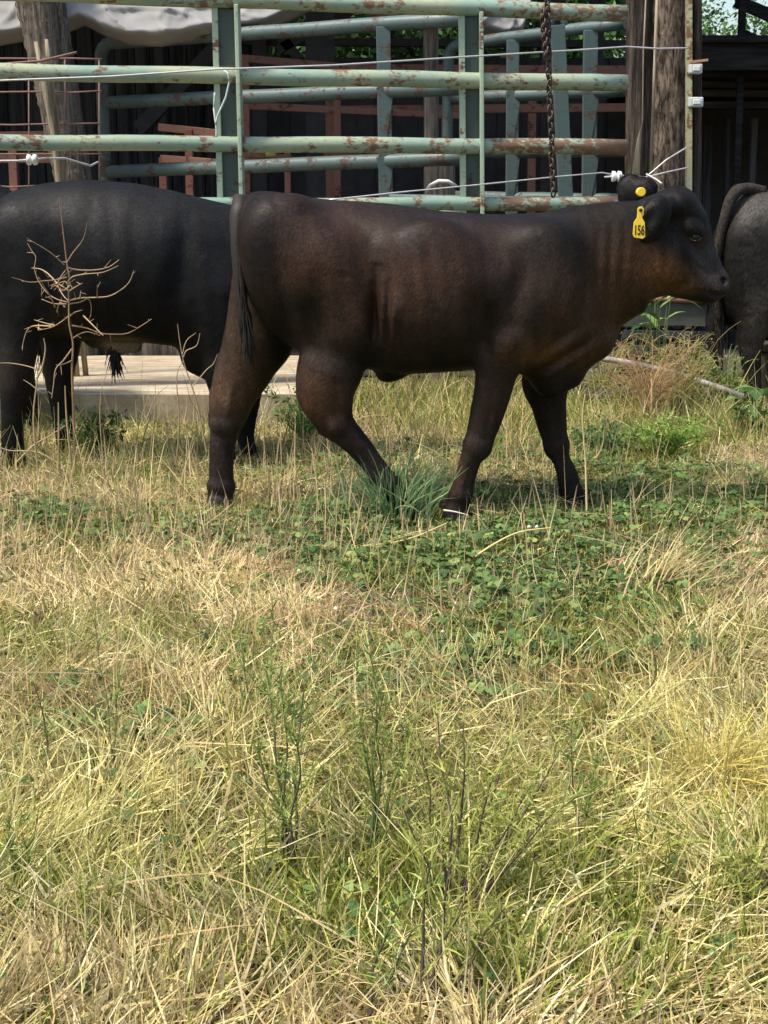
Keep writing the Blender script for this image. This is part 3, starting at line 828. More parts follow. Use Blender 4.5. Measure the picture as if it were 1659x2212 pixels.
# ------------------------------------------------------------------ slab, fence panels, posts
def noisy_box(name, x0, x1, y0, y1, z0, z1, mat, step=.05, amp=.006, parent=None):
    bm_v = []; f = []
    def grid(o, a, b, na, nb, axis, sgn):
        base = len(bm_v)
        for i in range(na + 1):
            for j in range(nb + 1):
                bm_v.append(o + a * (i / na) + b * (j / nb))
        for i in range(na):
            for j in range(nb):
                q = [base + i * (nb + 1) + j, base + (i + 1) * (nb + 1) + j, base + (i + 1) * (nb + 1) + j + 1, base + i * (nb + 1) + j + 1]
                f.append(q)
    o = np.array([x0, y0, z0]); dx = np.array([x1 - x0, 0, 0]); dy = np.array([0, y1 - y0, 0]); dz = np.array([0, 0, z1 - z0])
    n = lambda L: max(1, int(L / step))
    nx, ny, nz = n(x1 - x0), n(y1 - y0), n(z1 - z0)
    grid(o, dx, dz, nx, nz, 1, -1); grid(o + dz, dx, dy, nx, ny, 2, 1); grid(o + dx, dy, dz, ny, nz, 0, 1)
    grid(o + dy, dz, dx, nz, nx, 1, 1); grid(o, dz, dy, nz, ny, 0, -1)
    V = np.array(bm_v)
    q = vnoise(V[:, 0] * 7 + V[:, 1] * 3, V[:, 2] * 9 + V[:, 1] * 5, 5, 3) - .5
    c = V.mean(0); d = np.sign(V - c)
    V = V + np.stack([q, q, q * .6], 1) * amp * d
    return np_mesh(name, V, f, mat, parent)

def build_slab():
    m, nt, b = new_mat('old_concrete', .9, .15)
    p = coords(nt, (1, 1, 1))
    f = noise(nt, p, 3, 8, .65); f2 = noise(nt, coords(nt, (3, 26, 6)), 1, 5)
    f3 = noise(nt, p, 40, 4, .7)
    c = ramp(nt, f, [(.3, (.30, .25, .18)), (.55, (.52, .455, .35)), (.75, (.62, .56, .45))])
    c = mix(nt, ramp(nt, f2, [(.44, (0, 0, 0)), (.58, (.85, .85, .85))]), c, (.27, .21, .14))
    c = mix(nt, ramp(nt, f3, [(.6, (0, 0, 0)), (.7, (.5, .5, .5))]), c, (.18, .15, .11))
    nt.links.new(c, b.inputs['Base Color']); bump(nt, b, f3, .4, .008)
    a = P(640, 900, 7.28)
    o = noisy_box('concrete_slab', -4.5, a.x, 7.28, 9.2, -.05, .168, m, .06, .012)
    tag(o, 'weathered pale concrete slab low on the ground under the black steer', 'slab')
    bd = MB(); bd.bar(P(205, 752, 9.3), P(440, 757, 9.28), .02, .12, (0, 0, 1))
    tag(bd.build('weathered_board', M_WOODL, None, .003), 'weathered board lying along the back of the concrete slab', 'board')
build_slab()

def fence_line(u):
    return 7.5 + (8.15 - 7.5) * u / 1345.0

def front_panel():
    root = empty('corral_panel', tuple(P(760, 870, fence_line(760)).to_2d()) + (0,), 'long mint-green pipe panel, rusty at its right end, nearest fence behind the cattle', 'fence panel', 'pipe panels of the pen')
    rails = [(-17, 29, 17, -700), (155, 180, 17.5, -700), (307, 318, 17, -700), (443, 440, 15, -700), (566, 558, 15, -700), (690, 676, 15, -700)]
    for v0, v1, r, ul in rails:
        mb = MB(); pts = []; rr = []
        for i in range(25):
            u = -520 + (1352 + 520) * i / 24.0
            Y = fence_line(u); v = v0 + (v1 - v0) * u / 1345.0
            sag = math.sin(i * 1.1 + v0) * 1.2
            pts.append(P(u, v + sag, Y)); rr.append(r * S(Y) * (1 + .015 * math.sin(i * 2.3 + v1)))
        mb.tube(pts, rr, 14)
        mb.build('rail', M_PAINTTOP if v0 < 200 else M_PAINT, root)
    for (ut, ub, w_) in ((488, 500, 47), (1018, 1020, 40)):
        Y = fence_line(ut); s_ = S(Y)
        top = P(ut, 12 if ut < 800 else 28, Y); base = P(ub, 440, Y)
        dz = (base - top); bot = top + dz * ((top.z - .0) / (top.z - base.z)) if top.z != base.z else base
        bot.z = .165 if ut < 800 else .27
        hw = w_ * s_ / 2
        pw = MB(); pw.bar(bot + Vector((0, .01, 0)), top + Vector((0, .01, 0)), w_ * s_ - .02, .012)
        po = pw.build('post', M_WEBSHADE, root)
        for k, (sx, y0, y1, wd) in enumerate(((-1, -.016, .065, .032), (1, -.062, .065, .022))):
            fl = MB()
            c = Vector((sx * hw, (y0 + y1) / 2, 0))
            fl.bar(bot + c, top + c + Vector((0, 0, .0)), wd, y1 - y0)
            fl.build('flange', M_PAINTPOST, po, .004)
    return root
front_panel()

def bent_panel(label, ul, Yl, ur, Yr, vtops, r, posts, mat, vbend=True, vbot=470):
    """gate of round tube; rails at heights taken at both ends, left end bent down into an upright"""
    root = empty('pen_gate', tuple(P((ul + ur) / 2, 800, (Yl + Yr) / 2).to_2d()) + (0,), label, 'gate', 'pipe panels of the pen')
    def at(u): 
        # depth varies so that a straight line in plan is kept
        t = (u - ul) / (ur - ul)
        return 1 / ((1 - t) / Yl + t / Yr)
    for i, (va, vb) in enumerate(vtops):
        mb = MB(); pts = []
        Yc = at(ul)
        if i == 0:
            A = P(ul, va, Yc); rad = .10
            dirv = (P(ur, vb, at(ur)) - A).normalized()
            bot = Vector((A.x, A.y, .05))
            for q in (bot, Vector((A.x, A.y, .8)), Vector((A.x, A.y, A.z - rad * 1.5))): pts.append(q)
            for k in range(1, 7):
                a = math.pi / 2 * k / 7
                pts.append(Vector((A.x, A.y, A.z - rad)) + dirv * (rad * (1 - math.cos(a))) + Vector((0, 0, rad * math.sin(a))))
            pts.append(A + dirv * rad)
        else: pts.append(P(ul + 6, va, Yc))
        for k in range(1, 9):
            u = ul + (ur - ul) * (k + .6) / 8.6
            t = (u - ul) / (ur - ul); pts.append(P(u, va + (vb - va) * t + math.sin(k * 2 + i) * .7, at(u)))
        mb.tube(pts, r * S(Yc), 12); mb.build('rail', mat, root)
    for (u, du, wd) in posts:
        Y = at(u) - .02; s_ = S(Y); top = P(u, vtops[0][0] + (vtops[0][1] - vtops[0][0]) * (u - ul) / (ur - ul) + 6, Y)
        bot = Vector((P(u + du, 430, Y).x, Y, .03))
        pm = MB(); pm.bar(bot, top, wd * s_, .05); po = pm.build('post', mat, root, .004)
        # pinched gusset plates where the post meets each rail
        for va, vb in vtops[1:3]:
            v = va + (vb - va) * (u - ul) / (ur - ul)
            c = P(u + du * .3, v, Y - .03); wg = wd * s_ * .62
            g = MB()
            g.poly([c + Vector((-wg, 0, .02)), c + Vector((wg, 0, .02)), c + Vector((wg * .75, 0, -.10)), c + Vector((wg * .1, 0, -.30)), c + Vector((-wg * .6, 0, -.10))], .006)
            g.build('gusset', mat, po)
    return root
bent_panel('blue-green pipe gate angling back behind the front panel, bent corner at its left end', 216, 9.95, 1035, 8.5,
           [(94, 38), (222, 188), (372, 340), (505, 460), (640, 590)], 13.5, [(828, 12, 30)], M_BLUE)
bent_panel('shorter blue-green pipe gate beside the chain, near the big wooden post', 968, 9.6, 1352, 8.75,
           [(98, 50), (212, 196), (330, 326), (424, 432), (560, 560)], 12, [(1108, 2, 26), (1276, 4, 30)], M_BLUE)

def low_pipe():
    mb = MB(); mb.tube([P(840, 428, 8.35), P(1100, 433, 8.4), P(1352, 433, 8.45)], .026, 10)
    o = mb.build('crossbar', M_BLUE); tag(o, 'thin blue-grey crossbar running just above the rusty lowest visible rail', 'bar')
    root = empty('swing_post', (P(1215, 800, 8.62).x, 8.62, 0), 'plain blue-green steel upright just right of the hanging chain', 'post')
    p = MB(); a = P(1204, 55, 8.62); b = P(1222, 430, 8.62); d = (b - a) * (a.z / (a.z - b.z))
    p.bar(a + d, a, 30 * S(8.62), .06); p.tube([a + Vector((-.045, 0, 0)), a + Vector((-.03, 0, .035)), a + Vector((.0, 0, .05)), a + Vector((.03, 0, .035)), a + Vector((.045, 0, 0))], .022, 8)
    p.build('upright', M_BLUE, root, .005)
low_pipe()

def red_panels():
    def panel(label, bars, w_=.055, Y=None):
        us = [q for b in bars for q in (b[0], b[3])]; Ys = [q for b in bars for q in (b[2], b[5])]
        root = empty('pen_gate', (P(sum(us) / len(us), 700, sum(Ys) / len(Ys)).x, sum(Ys) / len(Ys), 0), label, 'gate', 'red square-tube gates in the shed')
        for i, (u0, v0, Y0, u1, v1, Y1) in enumerate(bars):
            a = P(u0, v0, Y0); b = P(u1, v1, Y1); m = MB()
            vert = abs(a.z - b.z) > abs(a.x - b.x)
            if vert: b = Vector((b.x, b.y, .02)); a = a + Vector((0, -.004, 0))
            m.bar(a, b, w_, w_); m.build('upright' if vert else 'rail', M_RED, root, .004)
    panel('rust-red square-tube gate in the middle of the shed behind the mint panel', [
        (520, 126, 10.9, 1000, 168, 11.9), (520, 228, 10.9, 1000, 250, 11.9), (520, 345, 10.9, 1000, 352, 11.9), (520, 470, 10.9, 1000, 458, 11.9),
        (530, 122, 10.9, 530, 430, 10.9), (728, 140, 11.3, 728, 430, 11.3)])
    panel('rust-red square-tube gate farthest right, seen behind the chain', [
        (700, 148, 12.4, 1420, 152, 12.2), (700, 238, 12.4, 1420, 232, 12.2), (700, 332, 12.4, 1420, 330, 12.2), (712, 140, 12.4, 712, 430, 12.4), (1150, 145, 12.3, 1150, 430, 12.3)], .07)
    panel('low rust-red square-tube gate at the left under the shed boards', [
        (345, 275, 10.6, 505, 292, 10.4), (350, 343, 10.6, 470, 352, 10.4), (408, 280, 10.5, 408, 430, 10.5), (352, 340, 10.6, 352, 430, 10.6), (470, 352, 10.4, 510, 366, 10.3)])
    panel('rust-red gate end behind the wire mesh at the left edge', [
        (-60, 343, 9.6, 130, 343, 9.7), (28, 318, 9.6, 28, 430, 9.6), (-60, 295, 9.6, 110, 292, 9.7)])
    panel('short rust-red rail with a stub upright in the shed, beside the yellow cup', [
        (535, 332, 10.6, 628, 342, 10.7), (621, 330, 10.7, 621, 430, 10.7)], .045)
    c = MB(); q = P(585, 332, 10.55); c.tube([q + Vector((0, 0, -.02)), q + Vector((0, 0, .06))], [.038, .045], 12)
    tag(c.build('cup', mat_plain('lime_plastic', (.5, .6, .2), (.42, .5, .16), .5)), 'small lime-yellow cup sitting on the short red rail', 'cup')
red_panels()

def wood_post(name, label, cat, base, top, r0, r1, mat, rough=.12, n=22, seg=60, flat=1.0, taper_to=None):
    """split or round timber with grooves"""
    rr = random.Random(sum(map(ord, label)) % 1000); V = []; f = []
    base = Vector(base); top = Vector(top); t = (top - base).normalized()
    a = t.cross(Vector((0, 1, 0))).normalized(); b = a.cross(t).normalized()
    if taper_to: seg += 30
    groove = [rr.uniform(-1, 1) for _ in range(n)]
    for i in range(seg + 1):
        s_ = i / seg; c = base.lerp(top, s_); r = r0 + (r1 - r0) * s_
        if taper_to:
            k_ = i - 30; s_ = k_ / 60
            c = base.lerp(top, s_) if k_ >= 0 else base.lerp(taper_to[0], -k_ / 30); r = r0 + (r1 - r0) * max(0, s_)
        for k in range(n):
            an = 2 * math.pi * k / n
            g = groove[k] * .6 + .7 * math.sin(an * 3 + s_ * 5 + groove[0] * 4) * .3 + rr.uniform(-.5, .5)
            q = r * (1 + rough * g)
            V.append(c + a * math.cos(an) * q + b * math.sin(an) * q * flat)
    for i in range(seg):
        for k in range(n):
            f.append((i * n + k, i * n + (k + 1) % n, (i + 1) * n + (k + 1) % n, (i + 1) * n + k))
    o = np_mesh(name, np.array([tuple(v) for v in V]), f, mat, None, True)
    if label: tag(o, label, cat)
    return o

def posts():
    # leaning grey post at the left
    Y = 9.3; a = P(88, 0, Y); b = P(160, 390, Y); d = b - a
    base = a + d * ((a.z + .05) / (a.z - b.z)); top = a - d * .35
    base.x = b.x + .02
    o = wood_post('wooden_post', 'thick weathered grey wooden post leaning left behind the mint panel', 'post', b, top, 40 * S(Y), 54 * S(Y), M_WOODL, .10, taper_to=(base, 40 * S(Y)))
    for (lab, q, r) in (('slim split grey stick leaning against the thick grey post, left one', [(78, 90), (98, 190), (118, 290), (128, 390)], 8),
                        ('bleached crooked stick in front of the thick grey post, right one', [(100, 85), (106, 150), (124, 270), (140, 392)], 6)):
        mb = MB(); pts = [P(u, v, 8.08 + .04 * (r == 6)) for u, v in q]
        e = pts[-1] + (pts[-1] - pts[-2]).normalized() * .9; e.z = .05; pts.append(e)
        mb.tube(pts, [r * S(8.1) * k for k in (.6, 1, 1, 1, 1)], 8, jit=.12)
        tag(mb.build('wooden_stick', M_WOODPALE), lab, 'stick')
    # big pair of timbers at the right
    Y = 8.5; s_ = S(Y)
    wood_post('wooden_post', 'dark cracked timber post where the mint panel ends', 'post', P(1374, 868, Y) * 1 + Vector((0, 0, -.1)), P(1381, -60, Y), 26 * s_, 27 * s_, M_WOODD, .13)
    o = wood_post('wooden_post', 'broad rough-barked brown post right of the dark cracked timber', 'post', P(1440, 868, Y) + Vector((0, .04, -.1)), P(1446, -60, Y) + Vector((0, .04, 0)), 47 * s_, 44 * s_, M_WOODP, .07)
    for lab, q, w_, dpt, m in (('pale narrow batten nailed to the left edge of the rough brown post', [(1404, 390), (1412, 200), (1420, -40)], 7, .03, M_WOODPALE),
                               ('thin bleached sliver of wood standing between the two big posts', [(1366, 380), (1388, 260), (1390, 110), (1397, -40)], 3.4, .02, M_WOODPALE)):
        mb = MB(); pts = [P(u, v, Y - .19) for u, v in q]
        mb.tube(pts, w_ * s_ * .5, 6, jit=.15)
        tag(mb.build('wood_batten', m), lab, 'batten')
    mb = MB(); mb.poly([P(1365, 385, Y - .2), P(1381, 385, Y - .2), P(1386, 275, Y - .2), P(1378, 300, Y - .2)], .03)
    tag(mb.build('wood_splinter', M_WOODPALE), 'pale broken splinter at the foot of the crack between the posts', 'splinter')
    mb = MB(); mb.bar(P(1487, 870, Y - .12), P(1488, -40, Y - .12), 11 * s_, .05)
    tag(mb.build('angle_iron', mat_paint('angle_iron_paint', (.30, .40, .27), (.42, .36, .22), (.22, .13, .07), .55)), 'narrow rusted mint upright fixed to the right side of the rough brown post', 'angle iron')
    mb = MB(); mb.bar(P(1502, 870, Y + .1), P(1503, -40, Y + .1), 17 * s_, .12)
    tag(mb.build('wooden_post', M_WOODD), 'thin dark square post right beside the mint upright', 'post')
    for lab, (u0, v0, u1, v1), lip in (('upper pale grey gate-wire box with a small orange lip on the post', (1489, 139, 1515, 159), True), ('lower pale grey gate-wire box on the post', (1488, 211, 1517, 231), False)):
        c = (P(u0, v0, Y - .17) + P(u1, v1, Y - .17)) / 2; w_ = (u1 - u0) * s_; h_ = (v1 - v0) * s_
        root = empty('insulator_box', tuple(c), lab, 'insulator', 'grey boxes on the post')
        m = MB(); m.box(c, (w_, .06, h_)); m.build('case', M_GREYBOX, root, .008)
        m = MB(); m.box(c + Vector((0, -.034, 0)), (w_ * .55, .01, h_ * .5)); m.build('cover', mat_plain('pale_cover', (.62, .66, .62), (.55, .58, .55)), root, .003)
        if lip:
            m = MB(); m.bar(c + Vector((-w_ * .5, -.01, h_ * .5 + .008)), c + Vector((w_ * .9, -.01, h_ * .5 + .02)), .014, .04, (0, 1, 0)); m.build('lip', mat_plain('orange_lip', (.5, .25, .14)), root)
    # pale sawn post in the shed, stub in front of it
    wood_post('wooden_post', 'pale straight wooden post standing inside the shed', 'post', P(935, 800, 9.7) * 1, P(930, -60, 9.7), 16 * S(9.7), 16 * S(9.7), M_WOODGREY, .03)
    wood_post('wooden_stump', 'short rough stump with a white rope end over its top', 'stump', Vector((P(950, 600, 9.0).x, 9.0, -.05)), P(950, 345, 9.0), 40 * S(9.0), 34 * S(9.0), M_WOODGREY, .08, seg=20)
    m = MB(); m.tube([P(922, 412, 8.82), P(930, 400, 8.8), P(948, 391, 8.78), (P(968, 392, 8.78)), P(985, 402, 8.8)], .012, 7)
    tag(m.build('rope', M_WHITE), 'short white rope end arched over the stump', 'rope')
posts()

# ------------------------------------------------------------------ wires, chain, mesh
def wires():
    def wire(name, pts, r, mat, label, cat='wire', depth=True):
        m = MB(); q = []
        pp = [P(*p) for p in pts]
        for i in range(len(pp) - 1):
            for k in range(4): q.append(pp[i].lerp(pp[i + 1], k / 4))
        q.append(pp[-1]); m.tube(q, r, 6); tag(m.build(name, mat), label, cat)
    wire('fence_wire', [(-150, 180, 7.25), (0, 174, 7.3), (240, 165, 7.35), (463, 150, 7.4), (720, 141, 7.5), (1000, 123, 7.75), (1250, 108, 8.0), (1352, 101, 8.1), (1420, 105, 8.15), (1486, 104, 8.2)], .0052, M_WIRE, 'bright electric fence wire stretched across the whole panel to the rough post')
    wire('fence_wire', [(690, 434, 7.7), (866, 415, 7.75), (1035, 399, 7.85), (1200, 382, 7.95), (1300, 373, 8.0), (1330, 378, 8.02), (1362, 379, 8.1), (1395, 383, 8.15), (1440, 345, 8.15), (1484, 318, 8.2)], .0045, M_WIRE, 'lower electric wire running to the white insulator near the far ear of the calf')
    wire('wire_tail', [(1395, 383, 8.14), (1440, 372, 8.15), (1486, 362, 8.2)], .005, M_WIRE, 'loose wire end tied across the foot of the rough brown post', 'wire')
    wire('wire_tail', [(1396, 376, 8.14), (1418, 388, 8.1), (1430, 397, 8.05)], .006, M_WIRE, 'short twisted wire stub pointing down right on the rough post', 'wire')
    wire('fence_wire', [(-80, 142, 7.9), (0, 139, 8.0), (88, 132, 8.0), (166, 113, 8.05)], .008, M_RUSTWIRE, 'thick twisted grey wire tied round the leaning post')
    wire('fence_wire', [(-60, 348, 7.8), (60, 347, 7.82), (95, 342, 7.85), (140, 342, 7.9), (196, 358, 8.0), (212, 350, 8.1)], .006, M_WIRE, 'wire knotted past the left white insulator above the steer')
    for (u, v, Y, lab) in ((70, 345, 7.75, 'round white insulator on a wire at the left above the steer'), (1332, 381, 7.98, 'white ceramic insulator on a wire beside the ear of the walking calf')):
        c = P(u, v, Y); root = empty('insulator', tuple(c), lab, 'insulator')
        s_ = S(Y)
        m = MB(); 
        for k in (-1, 1): m.tube([c + Vector((k * .016 - .011, 0, 0)), c + Vector((k * .016 + .011, 0, 0))], [12 * s_, 10.5 * s_], 14)
        m.tube([c + Vector((-.02, 0, 0)), c + Vector((.02, 0, 0))], 7 * s_, 10)
        m.build('spool', M_WHITE, root, .004)
        m = MB(); m.tube([c + Vector((-.07, -.004, -.004)), c + Vector((.09, -.004, .008))], .006, 6); m.build('pin', M_WIRE, root)
    # welded mesh at the left
    m = MB(); Y = 8.15
    for v in (127, 198, 268, 334, 402): m.tube([P(-300 + 65 * i, v + R.uniform(-2, 2), Y) for i in range(9)], .005, 5)
    for u in (-260, -180, -100, -20, 62, 140, 214): m.tube([P(u, 127, Y), P(u + 1, 300, Y), P(u + 1, 600, Y)], .005, 5)
    tag(m.build('wire_mesh', M_RUSTWIRE), 'rusty pink welded wire mesh in front of the leaning post', 'wire mesh')
    # twine on the left post
    wire('twine', [(484, 152, 7.6), (492, 158, 7.58), (496, 175, 7.58), (488, 210, 7.58), (470, 250, 7.58), (466, 268, 7.58), (462, 235, 7.6), (464, 200, 7.6)], .0055, M_TWINE, 'pale green twine looped on the left post of the mint panel', 'twine')
    wire('twine', [(466, 265, 7.6), (468, 285, 7.6), (467, 296, 7.6)], .005, M_TWINE, 'loose end of twine below the loop on the left post', 'twine')
    # chain
    ch = MB(); Y = 7.86
    def link_ring(c, axis_t, side, L, W, r):
        pts = []
        for k in range(13):
            a = 2 * math.pi * k / 12; pts.append(c + axis_t * math.cos(a) * L + side * math.sin(a) * W)
        ch.tube(pts, r, 6, False)
    A = P(1182, -40, Y); Bp = P(1190, 300, Y); Cq = P(1197, 428, Y)
    path = [A, Bp, Cq]; tot = (Bp - A).length + (Cq - Bp).length; n = int(tot / .031)
    for i in range(n):
        d = tot * i / n; c = A.lerp(Bp, d / (Bp - A).length) if d < (Bp - A).length else Bp.lerp(Cq, (d - (Bp - A).length) / (Cq - Bp).length)
        ang = math.radians(35 if i % 2 else 125)
        link_ring(c + Vector((R.uniform(-.004, .004), 0, 0)), Vector((R.uniform(-.15, .15), 0, 1)).normalized(), Vector((math.cos(ang), math.sin(ang), 0)), .026, .015, .0058)
    n2 = 10; A2 = P(1172, 30, Y - .02); B2 = P(1182, 130, Y - .03)
    for i in range(n2):
        c = A2.lerp(B2, i / n2); ang = math.radians(20 if i % 2 else 110)
        link_ring(c, Vector((.15, 0, 1)).normalized(), Vector((math.cos(ang), math.sin(ang), 0)), .026, .015, .0058)
    tag(ch.build('chain', M_CHAIN), 'rusty chain hanging down over the rails left of the big wooden post', 'chain')
wires()

# ------------------------------------------------------------------ shed, tarpaulin, barn
def cloth(name, label, outline_top, outline_bot, Y, mat, seed, amp=.05, parent=None):
    """hanging sheet between two polylines of (u, v)"""
    nu, nv = 150, 60; V = np.zeros((nu + 1, nv + 1, 3))
    ut = np.array(outline_top, float); ub = np.array(outline_bot, float)
    for i in range(nu + 1):
        t = i / nu
        u0 = ut[0, 0] + (ut[-1, 0] - ut[0, 0]) * t
        v0 = np.interp(u0, ut[:, 0], ut[:, 1]); v1 = np.interp(u0, ub[:, 0], ub[:, 1])
        for j in range(nv + 1):
            s_ = j / nv; p = P(u0, v0 + (v1 - v0) * s_, Y)
            V[i, j] = p
    x = V[..., 0]; z = V[..., 2]
    d = (vnoise(x * 2.6 + z * 3.6, z * 5 - x * 1.1, seed, 3) - .5) * amp * 2.2
    for q, (fx, fz, k) in enumerate(((3.2, 5.0, .9), (-2.4, 6.5, .7), (1.2, 9.0, .5), (6.0, 2.5, .5))):
        rdg = np.abs(vnoise(x * fx * .6 + z * fz * .35, z * fz * .5 - x * fx * .3, seed + 4 + q, 2) - .5)
        d -= np.exp(-rdg * 30) * amp * k
    s_ = np.linspace(0, 1, nv + 1)[None, :]
    V[..., 1] += d - s_ * .55 + np.clip(s_ - .93, 0, 1) * 3.5
    i, j = np.meshgrid(np.arange(nu), np.arange(nv), indexing='ij'); a = (i * (nv + 1) + j).ravel()
    o = np_mesh(name, V.reshape(-1, 3), np.stack([a, a + 1, a + nv + 2, a + nv + 1], 1), mat, parent, True)
    m = o.modifiers.new('thick', 'SOLIDIFY'); m.thickness = .006
    if label: tag(o, label, 'tarpaulin', 'tarpaulin sheets under the roof')
    return o

def shed():
    M_TARP = mat_plain('grey_tarp', (.27, .265, .26), (.21, .205, .205), .8, 5, .2, .15)
    cloth('tarpaulin', 'big sagging grey tarpaulin hanging above the left half of the panel', [(-160, -190), (720, -190)],
          [(-160, 90), (-60, 102), (30, 112), (90, 98), (150, 92), (205, 68), (250, 92), (300, 110), (370, 114), (440, 100), (470, 92), (520, 90), (580, 84), (640, 56), (720, 20)], 9.85, M_TARP, 3, .05)
    cloth('tarpaulin', 'smaller grey tarpaulin flap showing above the gates left of the chain', [(770, -190), (1130, -190)],
          [(770, 34), (800, 48), (860, 60), (1000, 70), (1040, 92), (1075, 104), (1110, 100), (1118, 84), (1130, 40)], 9.9, M_TARP, 8, .04)
    root = empty('shed', (-1.0, 13.0, 0), 'dark open-fronted shed with board walls behind the pipe panels', 'shed')
    YB = 15.0
    # back wall: vertical boards with gaps
    m = MB(); x = -9.0
    while x < P(520, 0, YB).x:
        w_ = R.uniform(.16, .22); m.box((x + w_ / 2, YB + R.uniform(0, .03), 1.9), (w_ - .012, .03, 3.8)); x += w_
    m.box(((x - 9.0) / 2, YB + .07, 1.9), (x + 9.0, .02, 3.8)); m.build('wall', M_SHED, root)  # wide box is a backing sheet added to stop light slits between boards
    m = MB(); x = P(520, 0, YB).x
    while x < 3.1:
        w_ = R.uniform(.18, .26); m.box((x + w_ / 2, YB + R.uniform(0, .03), 1.31), (w_ - .004, .03, 2.62)); x += w_
    m.box(((P(520, 0, YB).x + x) / 2, YB + .07, 1.3), (x - P(520, 0, YB).x, .02, 2.6)); m.build('low_wall', M_SHEDDARK, root)  # same added backing sheet behind the low boards
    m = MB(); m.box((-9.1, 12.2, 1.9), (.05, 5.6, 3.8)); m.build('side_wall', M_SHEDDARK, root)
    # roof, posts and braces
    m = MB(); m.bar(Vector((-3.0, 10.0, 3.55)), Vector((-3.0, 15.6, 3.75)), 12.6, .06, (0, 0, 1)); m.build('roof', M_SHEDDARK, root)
    for (u0, v0, u1, v1, w_, Y, nm) in ((690, -30, 690, 140, .26, 13.5, 'post'), (560, -40, 560, 420, .14, 14.6, 'post'), (505, 60, 505, 420, .10, 14.6, 'post'),
                                    (590, 60, 648, 130, .10, 14.4, 'brace'), (600, 110, 760, 20, .09, 14.4, 'brace'), (1195, -30, 1195, 420, .22, 13.5, 'post'),
                                    (500, 90, 1400, 96, .07, 14.7, 'beam'), (1290, -40, 1290, 420, .13, 14.6, 'post'),
                                    (300, 280, 470, 100, .14, 14.3, 'brace')):
        a = P(u0, v0, Y); b = P(u1, v1, Y); q = MB()
        if nm == 'post': b.z = 0
        q.bar(a, b, w_, .12); q.build(nm, M_SHEDDARK, root)
    tag(np_mesh('shed_floor', [(-9, 9.4, .012), (3.2, 9.4, .012), (3.2, 15, .012), (-9, 15, .012)], [(0, 1, 2, 3)], mat_plain('shed_dirt', (.09, .078, .065), (.06, .05, .042))), kind='structure')

def barn():
    root = empty('barn', (4.2, 12.5, 0), 'dark low barn with a brown boarded header at the right behind the posts', 'barn')
    Y = 11.0
    x0 = P(1500, 0, Y).x; x1 = 9.0
    m = MB(); zt = P(1600, 92, Y).z; zb = P(1600, 152, Y).z
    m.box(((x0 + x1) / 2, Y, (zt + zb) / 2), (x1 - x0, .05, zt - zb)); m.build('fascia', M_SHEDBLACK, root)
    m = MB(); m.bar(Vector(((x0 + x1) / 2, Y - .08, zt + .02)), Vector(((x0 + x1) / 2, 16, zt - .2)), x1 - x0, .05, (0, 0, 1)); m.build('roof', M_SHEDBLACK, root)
    mh = mat_wood('dusty_header_boards', (.015, .012, .009), (.032, .026, .019), (.05, .042, .03), grain=(2, 20, 30))
    z1 = zb; z0 = P(1600, 236, 11.4).z; nb = 4
    for i in range(nb):
        m = MB(); h_ = (z1 - z0) / nb; m.box(((x0 + x1) / 2, 11.4 + R.uniform(-.02, .02), z0 + h_ * (i + .5)), (x1 - x0, .04, h_ - .012), Matrix.Rotation(math.radians(R.uniform(-.6, .9)), 3, 'Y')); m.build('header_board', mh, root)
    m = MB(); m.box(((x0 + x1) / 2, 15.5, 1.1), (x1 - x0, .05, 2.2)); m.build('back_wall', M_SHEDDARK, root)
    m = MB(); m.box((x1, 13.3, 1.1), (.05, 4.6, 2.2)); m.build('side_wall', M_SHEDDARK, root)
    for (u0, v0, u1, v1, w_, Yp, mt) in ((1574, 255, 1576, 440, .05, 12.5, M_SHED), (1530, 270, 1530, 440, .07, 13.2, M_SHED), (1630, 255, 1628, 440, .05, 12.2, M_SHED)):
        q = MB(); q.bar(P(u0, v0, Yp), Vector((P(u1, v1, Yp).x, Yp, 0)), w_, .05); q.build('stud', mt, root)
    q = MB(); q.bar(P(1620, 330, 12.4), P(1625, 275, 12.4), .12, .02); q.build('board', mh, root)
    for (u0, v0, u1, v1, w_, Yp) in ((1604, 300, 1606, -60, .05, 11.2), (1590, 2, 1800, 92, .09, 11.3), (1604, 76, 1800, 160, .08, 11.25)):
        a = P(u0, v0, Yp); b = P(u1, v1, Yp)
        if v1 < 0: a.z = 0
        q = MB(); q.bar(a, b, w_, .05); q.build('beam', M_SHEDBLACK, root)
shed(); barn()

